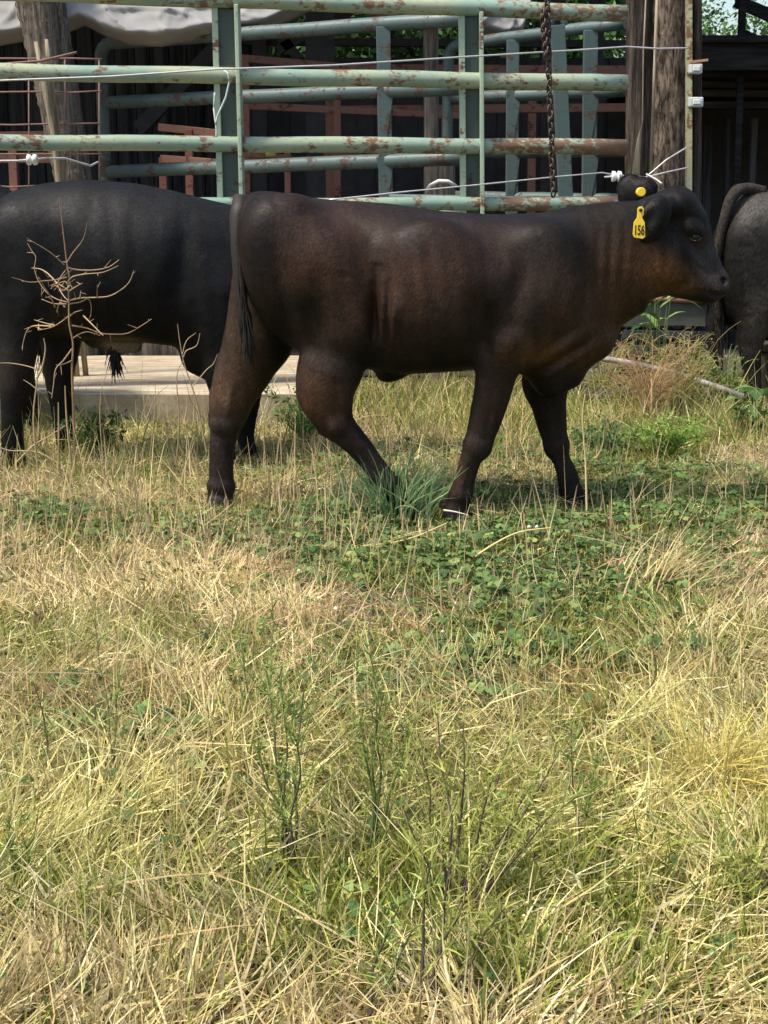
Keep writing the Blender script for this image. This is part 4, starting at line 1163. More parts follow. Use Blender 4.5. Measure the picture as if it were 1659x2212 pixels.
def tree(name, label, x, y, hgt, cr, n, seed, tone):
    rng = np.random.default_rng(seed)
    root = empty(name, (x, y, 0), label, 'tree', 'trees beyond the sheds')
    m = MB(); pts = [Vector((x + .15 * math.sin(i * 1.3 + seed), y, hgt * .8 * i / 6)) for i in range(7)]
    m.tube(pts, [.22 - .028 * i for i in range(7)], 9)
    tips = []
    for k in range(9):
        a = rng.uniform(0, 6.28); z0 = hgt * rng.uniform(.18, .7); b = Vector((x, y, z0)); L = cr * rng.uniform(.6, 1.0)
        e = b + Vector((math.cos(a) * L, math.sin(a) * L, L * rng.uniform(.0, .7))); m.tube([b, (b + e) / 2 + Vector((0, 0, .12)), e], [.07, .045, .02], 6); tips += [e, (b + e) / 2]
    m.build('trunk', M_WOODD, root)
    c = np.array([tuple(q) for q in tips])
    extra = np.stack([x + rng.normal(0, cr * .5, 26), y + rng.normal(0, cr * .5, 26), hgt * rng.uniform(.12, 1.0, 26)], 1)
    c = np.concatenate([c, extra])
    ci = rng.integers(0, len(c), n); p = c[ci] + rng.normal(0, 1, (n, 3)) * np.array([.38, .38, .30]) * cr * .45
    nrm = rng.normal(0, 1, (n, 3)) + np.array([0, 0, .8]); nrm /= np.linalg.norm(nrm, axis=1)[:, None]
    t = np.cross(nrm, rng.normal(0, 1, (n, 3))); t /= np.linalg.norm(t, axis=1)[:, None]; b = np.cross(nrm, t)
    L = rng.uniform(.05, .10, (n, 1)) * (1 if label.startswith(('dim', 'green', 'leafy tree behind')) else .62); W = L * .5
    V = np.stack([p - t * L, p + b * W, p + t * L, p - b * W], 1).reshape(-1, 3)
    col = np.array(tone) * (1.7 if n > 10000 else 1.2) * rng.uniform(.6, 1.5, (n, 1)) * (0.75 + .5 * (np.sin(ci * 12.9) * .5 + .5))[:, None]
    np_mesh('crown', V, np.arange(4 * n).reshape(-1, 4), M_BLADE, root, False, np.repeat(col, 4, 0))
for i, (x, y, h_, cr, tone, lab) in enumerate((
        (-3.2, 19, 6.5, 2.0, (.035, .07, .02), 'dim green tree seen through the shed roof opening at the left'),
        (-1.2, 20, 6.0, 2.0, (.04, .08, .025), 'green tree behind the shed left of the pale inner post'),
        (.8, 19, 6.5, 2.0, (.035, .07, .022), 'leafy tree behind the shed between the pale inner post and the chain'),
        (2.6, 20, 6.5, 2.0, (.05, .10, .028), 'bright green tree behind the gates left of the big posts'),
        (5.2, 24, 4.9, 2.0, (.055, .105, .035), 'leafy tree with sky gaps right of the big posts, above the barn roof'),
        (7.2, 20, 6.5, 2.0, (.06, .11, .03), 'sunlit green tree above the barn at the right edge'))):
    tree('leafy_tree', lab, x, y, h_, cr, 26000 if i < 4 else 22000, 20 + i, tone)

def right_clutter():
    Y = 8.12
    root = empty('feed_trough', (P(1450, 700, Y).x, Y, 0), 'grey metal feed trough with a rusty rim below the muzzle of the walking calf', 'trough')
    z1 = P(1480, 650, Y).z; z0 = P(1480, 704, Y).z; xa = P(1330, 650, Y).x; xb = P(1527, 650, Y).x
    mg = mat_plain('grey_metal_sheet', (.10, .105, .09), (.05, .053, .046), .7, 9)
    noisy_box('tub', xa, xb, Y, Y + .16, z0, z1, mg, .03, .02, root)
    m = MB(); m.tube([Vector((xa, Y - .01, z1)), Vector(((xa + xb) / 2, Y - .012, z1 + .010)), Vector((xb, Y - .01, z1 - .006))], .015, 8, jit=.1); m.build('rim', M_RED, root)
    for i, v in enumerate((722, 752, 785, 820)):
        b = MB(); q = P(1436, v, Y + .05); b.box((q.x - .02 * (i % 2), Y + .09, q.z), (.5 + .02 * i, .18, .05), Matrix.Rotation(math.radians((-1) ** i * 1.2), 3, 'Y')); b.build('base_board', M_WOODL if i % 2 else M_SHED, root, .004)
    m = MB(); m.box((P(1440, 800, Y).x, Y + .1, .09), (.4, .14, .18)); m.build('block', M_SHEDDARK, root)
    p = MB(); p.tube([P(1282, 771, 7.6), P(1330, 779, 7.6), P(1390, 790, 7.6), P(1480, 813, 7.6), P(1560, 840, 7.55), P(1606, 857, 7.5)], .017, 10)
    p.tube([P(1282, 776, 7.6), P(1284, 792, 7.62)], .022, 8)
    tag(p.build('pipe', M_PVC), 'pale dirty pipe lying slantwise behind the dry weed at the right', 'pipe')
    c = MB()
    q = G(1262, 862); z1 = .17
    c.tube([Vector((q.x - .30, q.y - .06, .05)), Vector((q.x - .1, q.y, .10)), Vector((q.x + .10, q.y + .03, .14)), Vector((q.x + .30, q.y + .1, .16))], [.05, .055, .05, .03], 11, jit=.35)
    tag(c.build('concrete_rubble', mat_plain('lime_concrete', (.62, .60, .55), (.22, .205, .17), .9, 22, .2, .9)), 'broken whitish concrete lump on the ground by the calf chest', 'rubble')
    l = MB(); q = G(1400, 885); l.tube([Vector((q.x - .45, q.y, .06)), Vector((q.x - .15, q.y - .03, .08)), Vector((q.x + .2, q.y - .03, .075)), Vector((q.x + .5, q.y + .02, .05))], [.05, .075, .07, .045], 10, jit=.22)  # dark form added where shade lies under the pipe
    tag(l.build('shade_mass', M_WOODD), 'dark lumpy mass added as the shade under the pale pipe', 'shade_mass')
    b = MB(); q = P(1662, 810, 8.3); b.box((q.x + .12, 8.45, q.z), (.3, .3, .26)); b.box((q.x + .12, 8.45, q.z + .16), (.34, .34, .04)); b.box((q.x + .12, 8.45, .1), (.2, .2, .24))
    tag(b.build('wooden_box', M_WOODL, None, .005), 'grey wooden box just behind the hind leg of the right calf', 'box')
right_clutter()
# ------------------------------------------------------------------ grass, clover, straw
def in_view(n, ymin=1.35, ymax=9.2, rng=NP, dens=None, margin=.85):
    """random ground points over the visible field (a little wider than the frame); thins out with distance"""
    y = (ymin ** 1 + (ymax - ymin) * rng.random(n * 3) ** 1.25)
    half = .29 * y + margin
    x = rng.uniform(-1, 1, n * 3) * half
    keep = rng.random(n * 3) < .9
    x, y = x[keep], y[keep]
    if dens is not None:
        k = rng.random(len(x)) < dens(x, y); x, y = x[k], y[k]
    return x[:n], y[:n]

def gauss(x, y, u, v, rx, ry):
    p = G(u, v)
    return np.exp(-((x - p.x) / rx) ** 2 - ((y - p.y) / ry) ** 2)

SLABX = P(640, 900, 7.28).x
def clear(x, y):
    """no grass on the slab or inside the shed"""
    ok = ~((x < SLABX + .02) & (y > 7.26))
    ok &= ~(y > 9.0)
    ok &= ~((y > 8.9) & (x < 3.0))
    return ok

def near_short(y):
    """the sward is grazed shorter towards the fence"""
    return np.interp(y, [1.5, 2.2, 3.0, 3.6, 4.4, 9], [.72, .78, .80, .68, .50, .6])

HOOVES = [(480, 1112, 5.33), (876, 1096, 5.07), (985, 1128, 5.05), (1236, 1080, 5.34), (30, 1010, 6.1), (150, 990, 6.38), (537, 992, 6.38)]
def trod(x, y):
    """grass pressed down round the hooves"""
    k = np.ones_like(x)
    for u, v, Y in HOOVES:
        p = P(u, v, Y); k -= .72 * np.exp(-((x - p.x) / .13) ** 2 - ((y - Y + .18) / .26) ** 2)
    return np.clip(k, .2, 1)

def strands(name, label, cat, x, y, L, W, lean, az, curve, c0, c1, seg=4, lift=None, mat=M_BLADE, kind='stuff', parent=None, z0=None, twist=True):
    """ribbon blades: each starts at (x, y), leans by `lean` (0 = upright) towards az and curves further by `curve` along its length"""
    n = len(x); rng = np.random.default_rng(n)
    z = gz(x, y) if z0 is None else z0
    if lift is not None: z = z + lift
    p = np.stack([x, y, z], 1)
    wob = rng.normal(0, .12, (n, seg)) + (rng.random((n, seg)) < .10) * rng.normal(0, 1.6, (n, seg))
    bend = (rng.random((n, seg)) < .10) * rng.normal(0, .8, (n, seg))
    side0 = rng.uniform(0, 6.283, n)
    rows = []; cols = []
    for i in range(seg + 1):
        t = i / seg
        ang = lean + curve * t + bend[:, :i].sum(1)
        a = az + wob[:, :i].sum(1) * .5
        d = np.stack([np.sin(ang) * np.cos(a), np.sin(ang) * np.sin(a), np.cos(ang)], 1)
        if i: p = p + d * (L / seg)[:, None]
        floor_z = gz(p[:, 0], p[:, 1]) + .004
        p = np.stack([p[:, 0], p[:, 1], np.maximum(p[:, 2], floor_z)], 1)
        s = np.stack([-np.sin(a), np.cos(a), np.zeros(n)], 1) * np.cos(side0)[:, None] + np.cross(d, np.stack([-np.sin(a), np.cos(a), np.zeros(n)], 1)) * np.sin(side0)[:, None]
        wd = W * (1 - t ** 1.6 * .85) * .5
        rows.append(np.stack([p - s * wd[:, None], p + s * wd[:, None]], 1))
        cols.append(c0 * (1 - t) + c1 * t)
    V = np.stack(rows, 1).reshape(-1, 3)                       # n, seg+1, 2
    C = np.repeat(np.stack(cols, 1)[:, :, None, :], 2, 2).reshape(-1, 3)
    base = (np.arange(n) * (seg + 1) * 2)[:, None] + (np.arange(seg) * 2)[None, :]
    Q = np.stack([base, base + 1, base + 3, base + 2], -1).reshape(-1, 4)
    o = np_mesh(name, V, Q, mat, parent, False, C)
    if label or kind: tag(o, label, cat, None, kind)
    return o

def tones(rng, n, palette, weights, jit=.2):
    pal = np.array(palette); i = rng.choice(len(pal), n, p=np.array(weights) / sum(weights))
    return pal[i] * rng.uniform(1 - jit, 1 + jit, (n, 1)) * rng.uniform(.94, 1.06, (n, 3))

STRAW = [(.60, .485, .235), (.72, .615, .35), (.46, .35, .175), (.24, .175, .095), (.62, .52, .21), (.80, .725, .48)]
GREEN = [(.15, .195, .035), (.25, .295, .05), (.085, .125, .03), (.36, .36, .08)]

def f_green(x, y):
    """how green the field is at a place"""
    g = 1.0 * gauss(x, y, 1010, 1180, .55, .55) + .9 * gauss(x, y, 1050, 1440, .38, .28) + .9 * gauss(x, y, 1400, 1110, .6, .5) + .8 * gauss(x, y, 620, 1130, .45, .3)
    g += .5 * gauss(x, y, 1000, 1950, .34, .28) + .6 * gauss(x, y, 560, 1450, .3, .3) + .55 * gauss(x, y, 120, 1950, .22, .14) + .5 * gauss(x, y, 1330, 2080, .22, .16)
    g += .8 * gauss(x, y, 1450, 960, .5, .6) + .5 * gauss(x, y, 850, 860, .5, .8) + .5 * gauss(x, y, 230, 1120, .6, .3) + .5 * gauss(x, y, 260, 1560, .2, .14)
    g -= 1.0 * gauss(x, y, 230, 1310, .45, .25) + .7 * gauss(x, y, 680, 1330, .4, .2) + .6 * gauss(x, y, 100, 1600, .3, .16) + .7 * gauss(x, y, 1480, 1760, .28, .2) + .6 * gauss(x, y, 420, 1800, .34, .18) + .5 * gauss(x, y, 1250, 1500, .5, .12)
    n = vnoise(x * 1.9 + 3, y * 1.9, 11, 3)
    return np.clip(.31 + g * .75 + (n - .5) * 1.9, .03, 1)

def field():
    rng = np.random.default_rng(21)
    def prep(n, dens, **k):
        x, y = in_view(n, rng=rng, dens=dens, **k); ok = clear(x, y); return x[ok], y[ok]
    def zone(x, y):
        """slow drift between bleached, golden, olive and brown straw"""
        a = vnoise(x * 1.1 + 7, y * 1.1, 31, 3)[:, None]; b = vnoise(x * 3.1, y * 3.1 + 5, 32, 3)[:, None]
        c = np.array([1.0, 1.0, 1.0]) + (a - .5) * np.array([-.12, .06, -.25]) * 2
        br = (.8 * gauss(x, y, 1120, 1385, .28, .12) + .8 * gauss(x, y, 1270, 1500, .35, .12) + .7 * gauss(x, y, 720, 1250, .3, .12) + .6 * gauss(x, y, 200, 1560, .3, .10) + .5 * gauss(x, y, 560, 1090, .4, .2)).clip(0, 1)[:, None]
        return c * (.60 + .86 * b) * (1 - br * np.array([.28, .42, .50]))
    # matted lying straw
    x, y = prep(122000, lambda x, y: np.clip(1.10 - f_green(x, y), .14, 1) * np.clip(vnoise(x * 7, y * 7, 61, 2) * 3.2 - .75, .12, 1)); n = len(x)
    flow = vnoise(x * 2.6, y * 2.6, 2, 2) * 14 + rng.normal(0, .5, n); z_ = zone(x, y)
    strands('dry_grass', 'matted yellow straw lying over the whole field', 'dry grass', x, y, rng.gamma(3., .034, n).clip(.03, .28) * near_short(y) * trod(x, y), rng.uniform(.0022, .0048, n), rng.uniform(.7, 1.55, n), flow,
            rng.normal(.05, .3, n), tones(rng, n, STRAW, [4, 3, 4, 3, 3, 1.6], .3) * z_, tones(rng, n, STRAW, [4, 4, 3, 1, 3, 2], .3) * z_, 4, rng.uniform(0, .045, n) * near_short(y) * trod(x, y))
    # standing dry tufts
    cx, cy = prep(2600, lambda x, y: np.clip(1.05 - f_green(x, y), .05, 1)); k = rng.integers(0, len(cx), 48000); r = np.abs(rng.normal(0, .035, len(k))); a = rng.uniform(0, 6.28, len(k))
    x = cx[k] + r * np.cos(a); y = cy[k] + r * np.sin(a); ok = clear(x, y); x, y, a, k = x[ok], y[ok], a[ok], k[ok]; n = len(x)
    hh = rng.uniform(.45, 1.15, len(cx))[k]; tt = rng.uniform(.7, 1.25, (len(cx), 1))[k] * zone(x, y)
    tuft_az = (vnoise(cx * .9, cy * .9, 41, 2) * 9 + rng.normal(0, .7, len(cx)))[k]
    strands('dry_grass', 'dry tufts of tan grass standing up through the mat', 'dry grass', x, y, rng.uniform(.07, .22, n) * hh * near_short(y) * trod(x, y), rng.uniform(.002, .0042, n), np.abs(rng.normal(.38, .3, n)), np.where(rng.random(n) < .65, tuft_az + rng.normal(0, .45, n), a),
            np.abs(rng.normal(.2, .55, n)), tones(rng, n, STRAW, [4, 2, 4, 3, 4, .6]) * tt, tones(rng, n, STRAW, [3, 4, 2, 1, 4, 1.6]) * tt, 5)
    # fine green grass
    x, y = prep(72000, lambda x, y: np.clip(f_green(x, y) * 1.05, .14, 1)); n = len(x); b = (.7 + .6 * vnoise(x * 4, y * 4, 51, 2))[:, None]
    strands('green_grass', 'thin green grass growing through the straw', 'grass', x, y, rng.uniform(.04, .17, n) * near_short(y) * trod(x, y), rng.uniform(.0022, .005, n), np.abs(rng.normal(.5, .4, n)), rng.uniform(0, 6.28, n),
            np.abs(rng.normal(.2, .5, n)), tones(rng, n, GREEN, [3, 3, 1.5, 1.5]) * b, tones(rng, n, GREEN + [(.40, .38, .10)], [2, 3, 1, 2, 2]) * b, 4)
    # stiff pale stubble around the animals
    x, y = prep(4600, lambda x, y: np.clip(.10 + 1.3 * gauss(x, y, 330, 1100, 1.1, .9) + .5 * gauss(x, y, 1000, 1000, 1.6, 1.5), 0, 1), ymin=3.4); n = len(x)
    strands('stubble', 'stiff pale cut stalks standing around the hooves', 'stubble', x, y, rng.gamma(4, .032, n).clip(.03, .34) * trod(x, y), rng.uniform(.0035, .006, n), np.abs(rng.normal(.0, .22, n)), rng.uniform(0, 6.28, n),
            rng.uniform(0, .25, n), tones(rng, n, [(.50, .38, .20), (.44, .31, .18), (.36, .25, .14)], [3, 2, 1]), tones(rng, n, [(.62, .50, .29), (.48, .35, .2)], [2, 1]), 2)
    # broader leaves, green and withered
    x, y = prep(5200, lambda x, y: np.clip(f_green(x, y) * 1.1, .12, 1)); n = len(x)
    strands('green_grass', 'scattered broader green grass leaves', 'grass', x, y, rng.uniform(.06, .19, n) * near_short(y) * trod(x, y), rng.uniform(.005, .0095, n), np.abs(rng.normal(.5, .35, n)), rng.uniform(0, 6.28, n),
            rng.uniform(.4, 1.9, n), tones(rng, n, GREEN, [3, 3, 1.5, 1.5]), tones(rng, n, GREEN + [(.44, .40, .12)], [2, 3, 1, 2, 2]), 6)
    x, y = prep(5200, lambda x, y: np.clip(1.1 - f_green(x, y), .1, 1)); n = len(x)
    strands('dry_grass', 'withered broad leaves curled in the straw', 'dry grass', x, y, rng.uniform(.04, .15, n) * near_short(y) * trod(x, y), rng.uniform(.004, .009, n), rng.uniform(.6, 1.5, n), rng.uniform(0, 6.28, n),
            rng.normal(0, 1.1, n), tones(rng, n, STRAW, [3, 2, 4, 4, 3, 2], .3), tones(rng, n, STRAW, [3, 4, 3, 2, 3, 3], .3), 6, rng.uniform(0, .05, n) * near_short(y))
    # taller growth left standing behind the animals, along the slab and the sheds
    dn = lambda x, y: np.clip((1.3 * gauss(x, y, 900, 900, .75, .75) + .9 * gauss(x, y, 1200, 930, .7, .6) + .8 * gauss(x, y, 1560, 930, .5, .6) + .3 * gauss(x, y, 350, 935, .9, .18) + .7 * gauss(x, y, 60, 1010, .4, .4)) * np.clip(vnoise(x * 6, y * 6, 71, 2) * 2.6 - .5, .1, 1), 0, 1)
    x, y = prep(15000, dn, ymin=5.2); n = len(x)
    strands('green_grass', 'taller mixed grass standing behind the walking calf', 'grass', x, y, rng.gamma(4, .05, n).clip(.06, .42) * (.5 + .5 * trod(x, y)), rng.uniform(.003, .0062, n), np.abs(rng.normal(.22, .22, n)), rng.uniform(0, 6.28, n),
            np.abs(rng.normal(.4, .5, n)), tones(rng, n, GREEN + STRAW[:3], [4, 4, 3, 2, 2, 1.4, 2]), tones(rng, n, GREEN + STRAW[:3], [4, 4, 2, 2, 2.4, 2, 1.5]), 5)
    # long loose straws lying across everything
    x, y = prep(1500, None); n = len(x)
    strands('loose_straw', 'long loose pale straws lying across the grass', 'straw', x, y, rng.gamma(4, .05, n).clip(.08, .42), rng.uniform(.0026, .0046, n), rng.uniform(.9, 1.5, n), rng.uniform(0, 6.28, n),
            rng.uniform(-.1, .5, n), tones(rng, n, [(.58, .46, .22), (.66, .56, .33), (.46, .34, .16)], [3, 2, 2]), tones(rng, n, [(.62, .5, .26), (.56, .43, .19)], [2, 1]), 6, rng.uniform(.01, .06, n) * near_short(y) * trod(x, y))

def leaf_quads(rng, c, nrm, size, col, aspect=1.0):
    """small folded diamond leaves"""
    n = len(c); t = np.cross(nrm, rng.normal(0, 1, (n, 3))); t /= np.linalg.norm(t, axis=1)[:, None] + 1e-9; b = np.cross(nrm, t)
    s = size[:, None]
    V = np.stack([c - t * s, c - t * s * .1 + b * s * .62 * aspect, c + t * s, c - t * s * .1 - b * s * .62 * aspect], 1).reshape(-1, 3)
    return V, np.repeat(col, 4, 0)

def clover():
    rng = np.random.default_rng(5)
    def dens(x, y):
        g = .9 * gauss(x, y, 1000, 1190, .62, .5) + .85 * gauss(x, y, 1040, 1440, .40, .26) + .6 * gauss(x, y, 1330, 1080, .5, .5) + .7 * gauss(x, y, 640, 1150, .4, .25) + .7 * gauss(x, y, 80, 1130, .35, .25) + .35 * gauss(x, y, 1500, 1150, .5, .5) + .25 * gauss(x, y, 330, 1560, .3, .2) + .55 * gauss(x, y, 1300, 1260, .45, .3) + .5 * gauss(x, y, 1550, 1060, .4, .5) + .5 * gauss(x, y, 880, 1100, .4, .3) + .35 * gauss(x, y, 1180, 1340, .3, .2) + .3 * gauss(x, y, 900, 1000, 1., .6)
        return np.clip(g * np.clip(vnoise(x * 4.2, y * 4.2, 6, 3) * 3.2 - .75, .08, 1.2), .012, 1)
    x, y = in_view(32000, rng=rng, dens=dens, ymin=1.8, ymax=6.6); n = len(x)
    h_ = rng.uniform(.02, .065, n) * trod(x, y); z = gz(x, y) + h_
    tone = tones(rng, n, [(.075, .135, .04), (.12, .185, .055), (.055, .10, .035), (.19, .24, .075)], [3, 3, 2, 1.6], .3)
    Vs = []; Cs = []
    a0 = rng.uniform(0, 6.28, n); tilt = rng.normal(0, .5, (n, 2)); size0 = rng.uniform(.005, .0135, n)
    for k in range(3):
        a = a0 + k * 2.094; s = size0 * rng.uniform(.85, 1.1, n)
        c = np.stack([x + np.cos(a) * s * .95, y + np.sin(a) * s * .95, z + rng.uniform(-.002, .002, n)], 1)
        nrm = np.stack([tilt[:, 0] + np.cos(a) * .3, tilt[:, 1] + np.sin(a) * .3, np.ones(n)], 1); nrm /= np.linalg.norm(nrm, axis=1)[:, None]
        t = np.stack([np.cos(a), np.sin(a), np.zeros(n)], 1); t -= nrm * (t * nrm).sum(1)[:, None]; t /= np.linalg.norm(t, axis=1)[:, None]
        b = np.cross(nrm, t); q = s[:, None]
        Vs.append(np.stack([c - t * q, c + t * q * .1 + b * q * .85, c + t * q * .95 + b * q * .35, c + t * q * .95 - b * q * .35, c + t * q * .1 - b * q * .85], 1)); Cs.append(np.repeat((tone * rng.uniform(.85, 1.15, (n, 1)))[:, None], 5, 1))
    V = np.concatenate(Vs).reshape(-1, 3); C = np.concatenate(Cs).reshape(-1, 3)
    tag(np_mesh('clover', V, np.arange(len(V)).reshape(-1, 5), M_BLADE, None, False, C), 'low green clover leaves in front of the walking calf', 'clover', None, 'stuff')
    # clover flower heads
    m = MB(); M_FL = mat_plain('clover_flower', (.72, .70, .60), (.55, .48, .38), .9, 120)
    x, y = in_view(70, rng=rng, dens=lambda x, y: np.clip(.7 * gauss(x, y, 1050, 1260, .6, .55) + .6 * gauss(x, y, 950, 1420, .4, .3) + .3 * gauss(x, y, 600, 1180, .4, .2) + .02, 0, 1), ymin=2., ymax=6)
    for px, py in zip(x, y):
        c = Vector((px, py, float(gz(px, py)) + rng.uniform(.035, .07)))
        r = rng.uniform(.0045, .0075)
        m.tube([c + Vector((0, 0, -r * .8)), c + Vector((0, 0, -r * .3)), c + Vector((0, 0, r * .35)), c + Vector((0, 0, r))], [r * .5, r, r * .95, r * .35], 7, jit=.25)
        m.tube([c + Vector((0, 0, -.08)), c], .0012, 3)
    tag(m.build('clover_flowers', M_FL), 'tiny white clover heads dotted over the clover', 'clover flowers', None, 'stuff')

# ------------------------------------------------------------------ individual plants
M_STEM = mat_leaf('plant_stems', .7, .0)
def stems_mesh(name, paths, radii, cols, parent, mat=None, n=5):
    V = []; Fq = []; C = []
    for pts, r, c in zip(paths, radii, cols):
        base = len(V); m = len(pts)
        for i, p in enumerate(pts):
            t = pts[min(i + 1, m - 1)] - pts[max(i - 1, 0)]; t = t / (np.linalg.norm(t) + 1e-9)
            a = np.cross(t, [.3, .9, .2]); a /= np.linalg.norm(a) + 1e-9; b = np.cross(t, a)
            rr = r * (1 - .65 * i / max(1, m - 1))
            for k in range(n):
                an = 6.283 * k / n; V.append(p + (a * math.cos(an) + b * math.sin(an)) * rr); C.append(c)
        for i in range(m - 1):
            for k in range(n): Fq.append((base + i * n + k, base + i * n + (k + 1) % n, base + (i + 1) * n + (k + 1) % n, base + (i + 1) * n + k))
    return np_mesh(name, np.array(V), Fq, mat or M_STEM, parent, True, np.array(C))

curve_pts = catmull

def dead_weed():
    Y = 5.80; rng = random.Random(4)
    def W(x, y, d=0.0): return np.array(P(x * .36, 365 + y * .36, Y + d))
    root = empty('dead_weed', tuple(W(450, 1800)), 'tall bare dead weed with curling pale branches in front of the black steer', 'weed')
    bg_ = G(455 * .36, 365 + 1800 * .36)
    main = [(452, 1830), (445, 1600), (440, 1450), (432, 1200), (438, 1050), (415, 930), (412, 780), (400, 680), (345, 690)]
    main2 = [(412, 720), (415, 640), (400, 560), (385, 430), (372, 320), (355, 170)]
    br = [[(385, 575), (300, 500), (160, 415)], [(402, 560), (440, 500), (500, 420), (522, 325)], [(400, 590), (460, 605), (560, 607), (650, 590), (715, 545)],
          [(410, 675), (440, 645), (520, 630), (620, 620), (710, 580)], [(400, 650), (340, 665), (260, 672), (180, 680), (110, 662), (70, 650)], [(345, 690), (290, 630), (240, 600), (190, 595)],
          [(410, 800), (350, 785), (290, 750), (235, 680), (207, 600), (215, 530), (190, 490), (165, 445)], [(415, 790), (480, 775), (560, 772), (650, 765), (720, 730), (775, 680), (803, 610)],
          [(420, 808), (480, 800), (530, 780), (548, 830), (543, 890)], [(400, 810), (320, 808), (250, 780)], [(415, 880), (370, 915), (310, 950), (232, 967)], [(330, 940), (270, 925), (205, 905)],
          [(310, 945), (220, 940), (175, 955), (150, 1000), (132, 1078)], [(430, 940), (520, 955), (600, 985), (690, 992), (770, 985), (850, 940), (910, 900)], [(432, 1020), (480, 990), (530, 978), (600, 1000)],
          [(432, 1080), (380, 1150), (335, 1200), (322, 1290), (310, 1375)], [(430, 1150), (400, 1165), (350, 1180)], [(412, 890), (450, 860), (485, 850)], [(410, 730), (350, 690), (300, 700)], [(330, 830), (300, 760), (260, 700), (235, 650)],
          [(415, 735), (450, 710), (495, 685)], [(345, 690), (370, 640), (400, 600)], [(345, 700), (380, 760), (410, 790)], [(480, 770), (485, 730)], [(583, 770), (583, 690)], [(232, 967), (232, 930)], [(390, 830), (360, 800), (340, 860)],
          [(500, 880), (560, 940), (620, 1000)], [(420, 700), (380, 730), (330, 700), (305, 720)]]
    paths = [curve_pts([W(*q, .02 * math.sin(i)) for i, q in enumerate(main)]), curve_pts([W(*q, .01 * i) for i, q in enumerate(main2)])]
    rad = [.0065, .0042]; cols = [(.30, .20, .11), (.22, .14, .085)]
    for b in br:
        d = rng.uniform(-.16, .12); m = len(b)
        paths.append(curve_pts([W(*q, d * i / (m - 1)) for i, q in enumerate(b)], 3)); rad.append(rng.uniform(.0028, .0040))
        k = rng.uniform(.8, 1.25); cols.append((.34 * k, .235 * k, .14 * k))
    # spurs along the branches
    for p in list(paths):
        for q in range(2, len(p) - 1, 3):
            if rng.random() < .8:
                e = p[q] + np.array([rng.gauss(0, 1), rng.gauss(0, .6), rng.gauss(0, 1)]) * .016; paths.append([p[q], e]); rad.append(.0018); cols.append((.33, .24, .15))
    stems_mesh('branches', paths, rad, cols, root)
    # its low companions: two shorter dry shoots
    root2 = empty('dead_weed', tuple(W(240, 1700)), 'short forked dead shoot left of the tall bare weed', 'weed')
    ps = [curve_pts([W(230, 1830), W(200, 1500), W(225, 1250), W(215, 1165)]), curve_pts([W(225, 1250), W(255, 1180), W(272, 1080), W(262, 1015)]), curve_pts([W(215, 1200), W(150, 1180), W(60, 1165), W(0, 1165)]), curve_pts([W(230, 1330), W(180, 1290), W(140, 1265)]),
          curve_pts([W(430, 1800), W(400, 1500), W(390, 1300)]), curve_pts([W(350, 1830), W(352, 1600), W(350, 1400)]), curve_pts([W(380, 1790), W(230, 1700), W(60, 1690), W(-20, 1660)]), curve_pts([W(100, 1760), W(200, 1660), W(300, 1600), W(390, 1540)])]
    stems_mesh('branches', ps, [.005, .005, .003, .003, .006, .006, .004, .004], [(.38, .28, .17)] * 8, root2)
    root3 = empty('dead_weed', tuple(P(455, 905, 6.0)), 'low dead shoots with hooked tips in front of the slab beside the brown hind leg', 'weed')
    def W3(x, y, d=0.): return np.array(P(x * .36, 365 + y * .36, 6.0 + d))
    ps = [curve_pts([W3(1240, 1700), W3(1180, 1400), W3(1100, 1150), W3(1065, 930)]), curve_pts([W3(1100, 1130), W3(1120, 1090), W3(1180, 1060), W3(1200, 985)]), curve_pts([W3(1095, 1110), W3(1120, 1030), W3(1175, 985)]), curve_pts([W3(1160, 1300), W3(1240, 1205), W3(1280, 1170), W3(1305, 1110)]),
          curve_pts([W3(1060, 1750), W3(1075, 1500), W3(1060, 1250), W3(1100, 1150)]), curve_pts([W3(620, 1750), W3(600, 1500), W3(610, 1320), W3(640, 1230)]), curve_pts([W3(900, 1720), W3(930, 1450), W3(930, 1270)]), curve_pts([W3(880, 1500), W3(940, 1360), W3(1010, 1300)])]
    stems_mesh('branches', ps, [.0045, .0035, .003, .003, .004, .0035, .003, .003], [(.36, .27, .17)] * 8, root3)

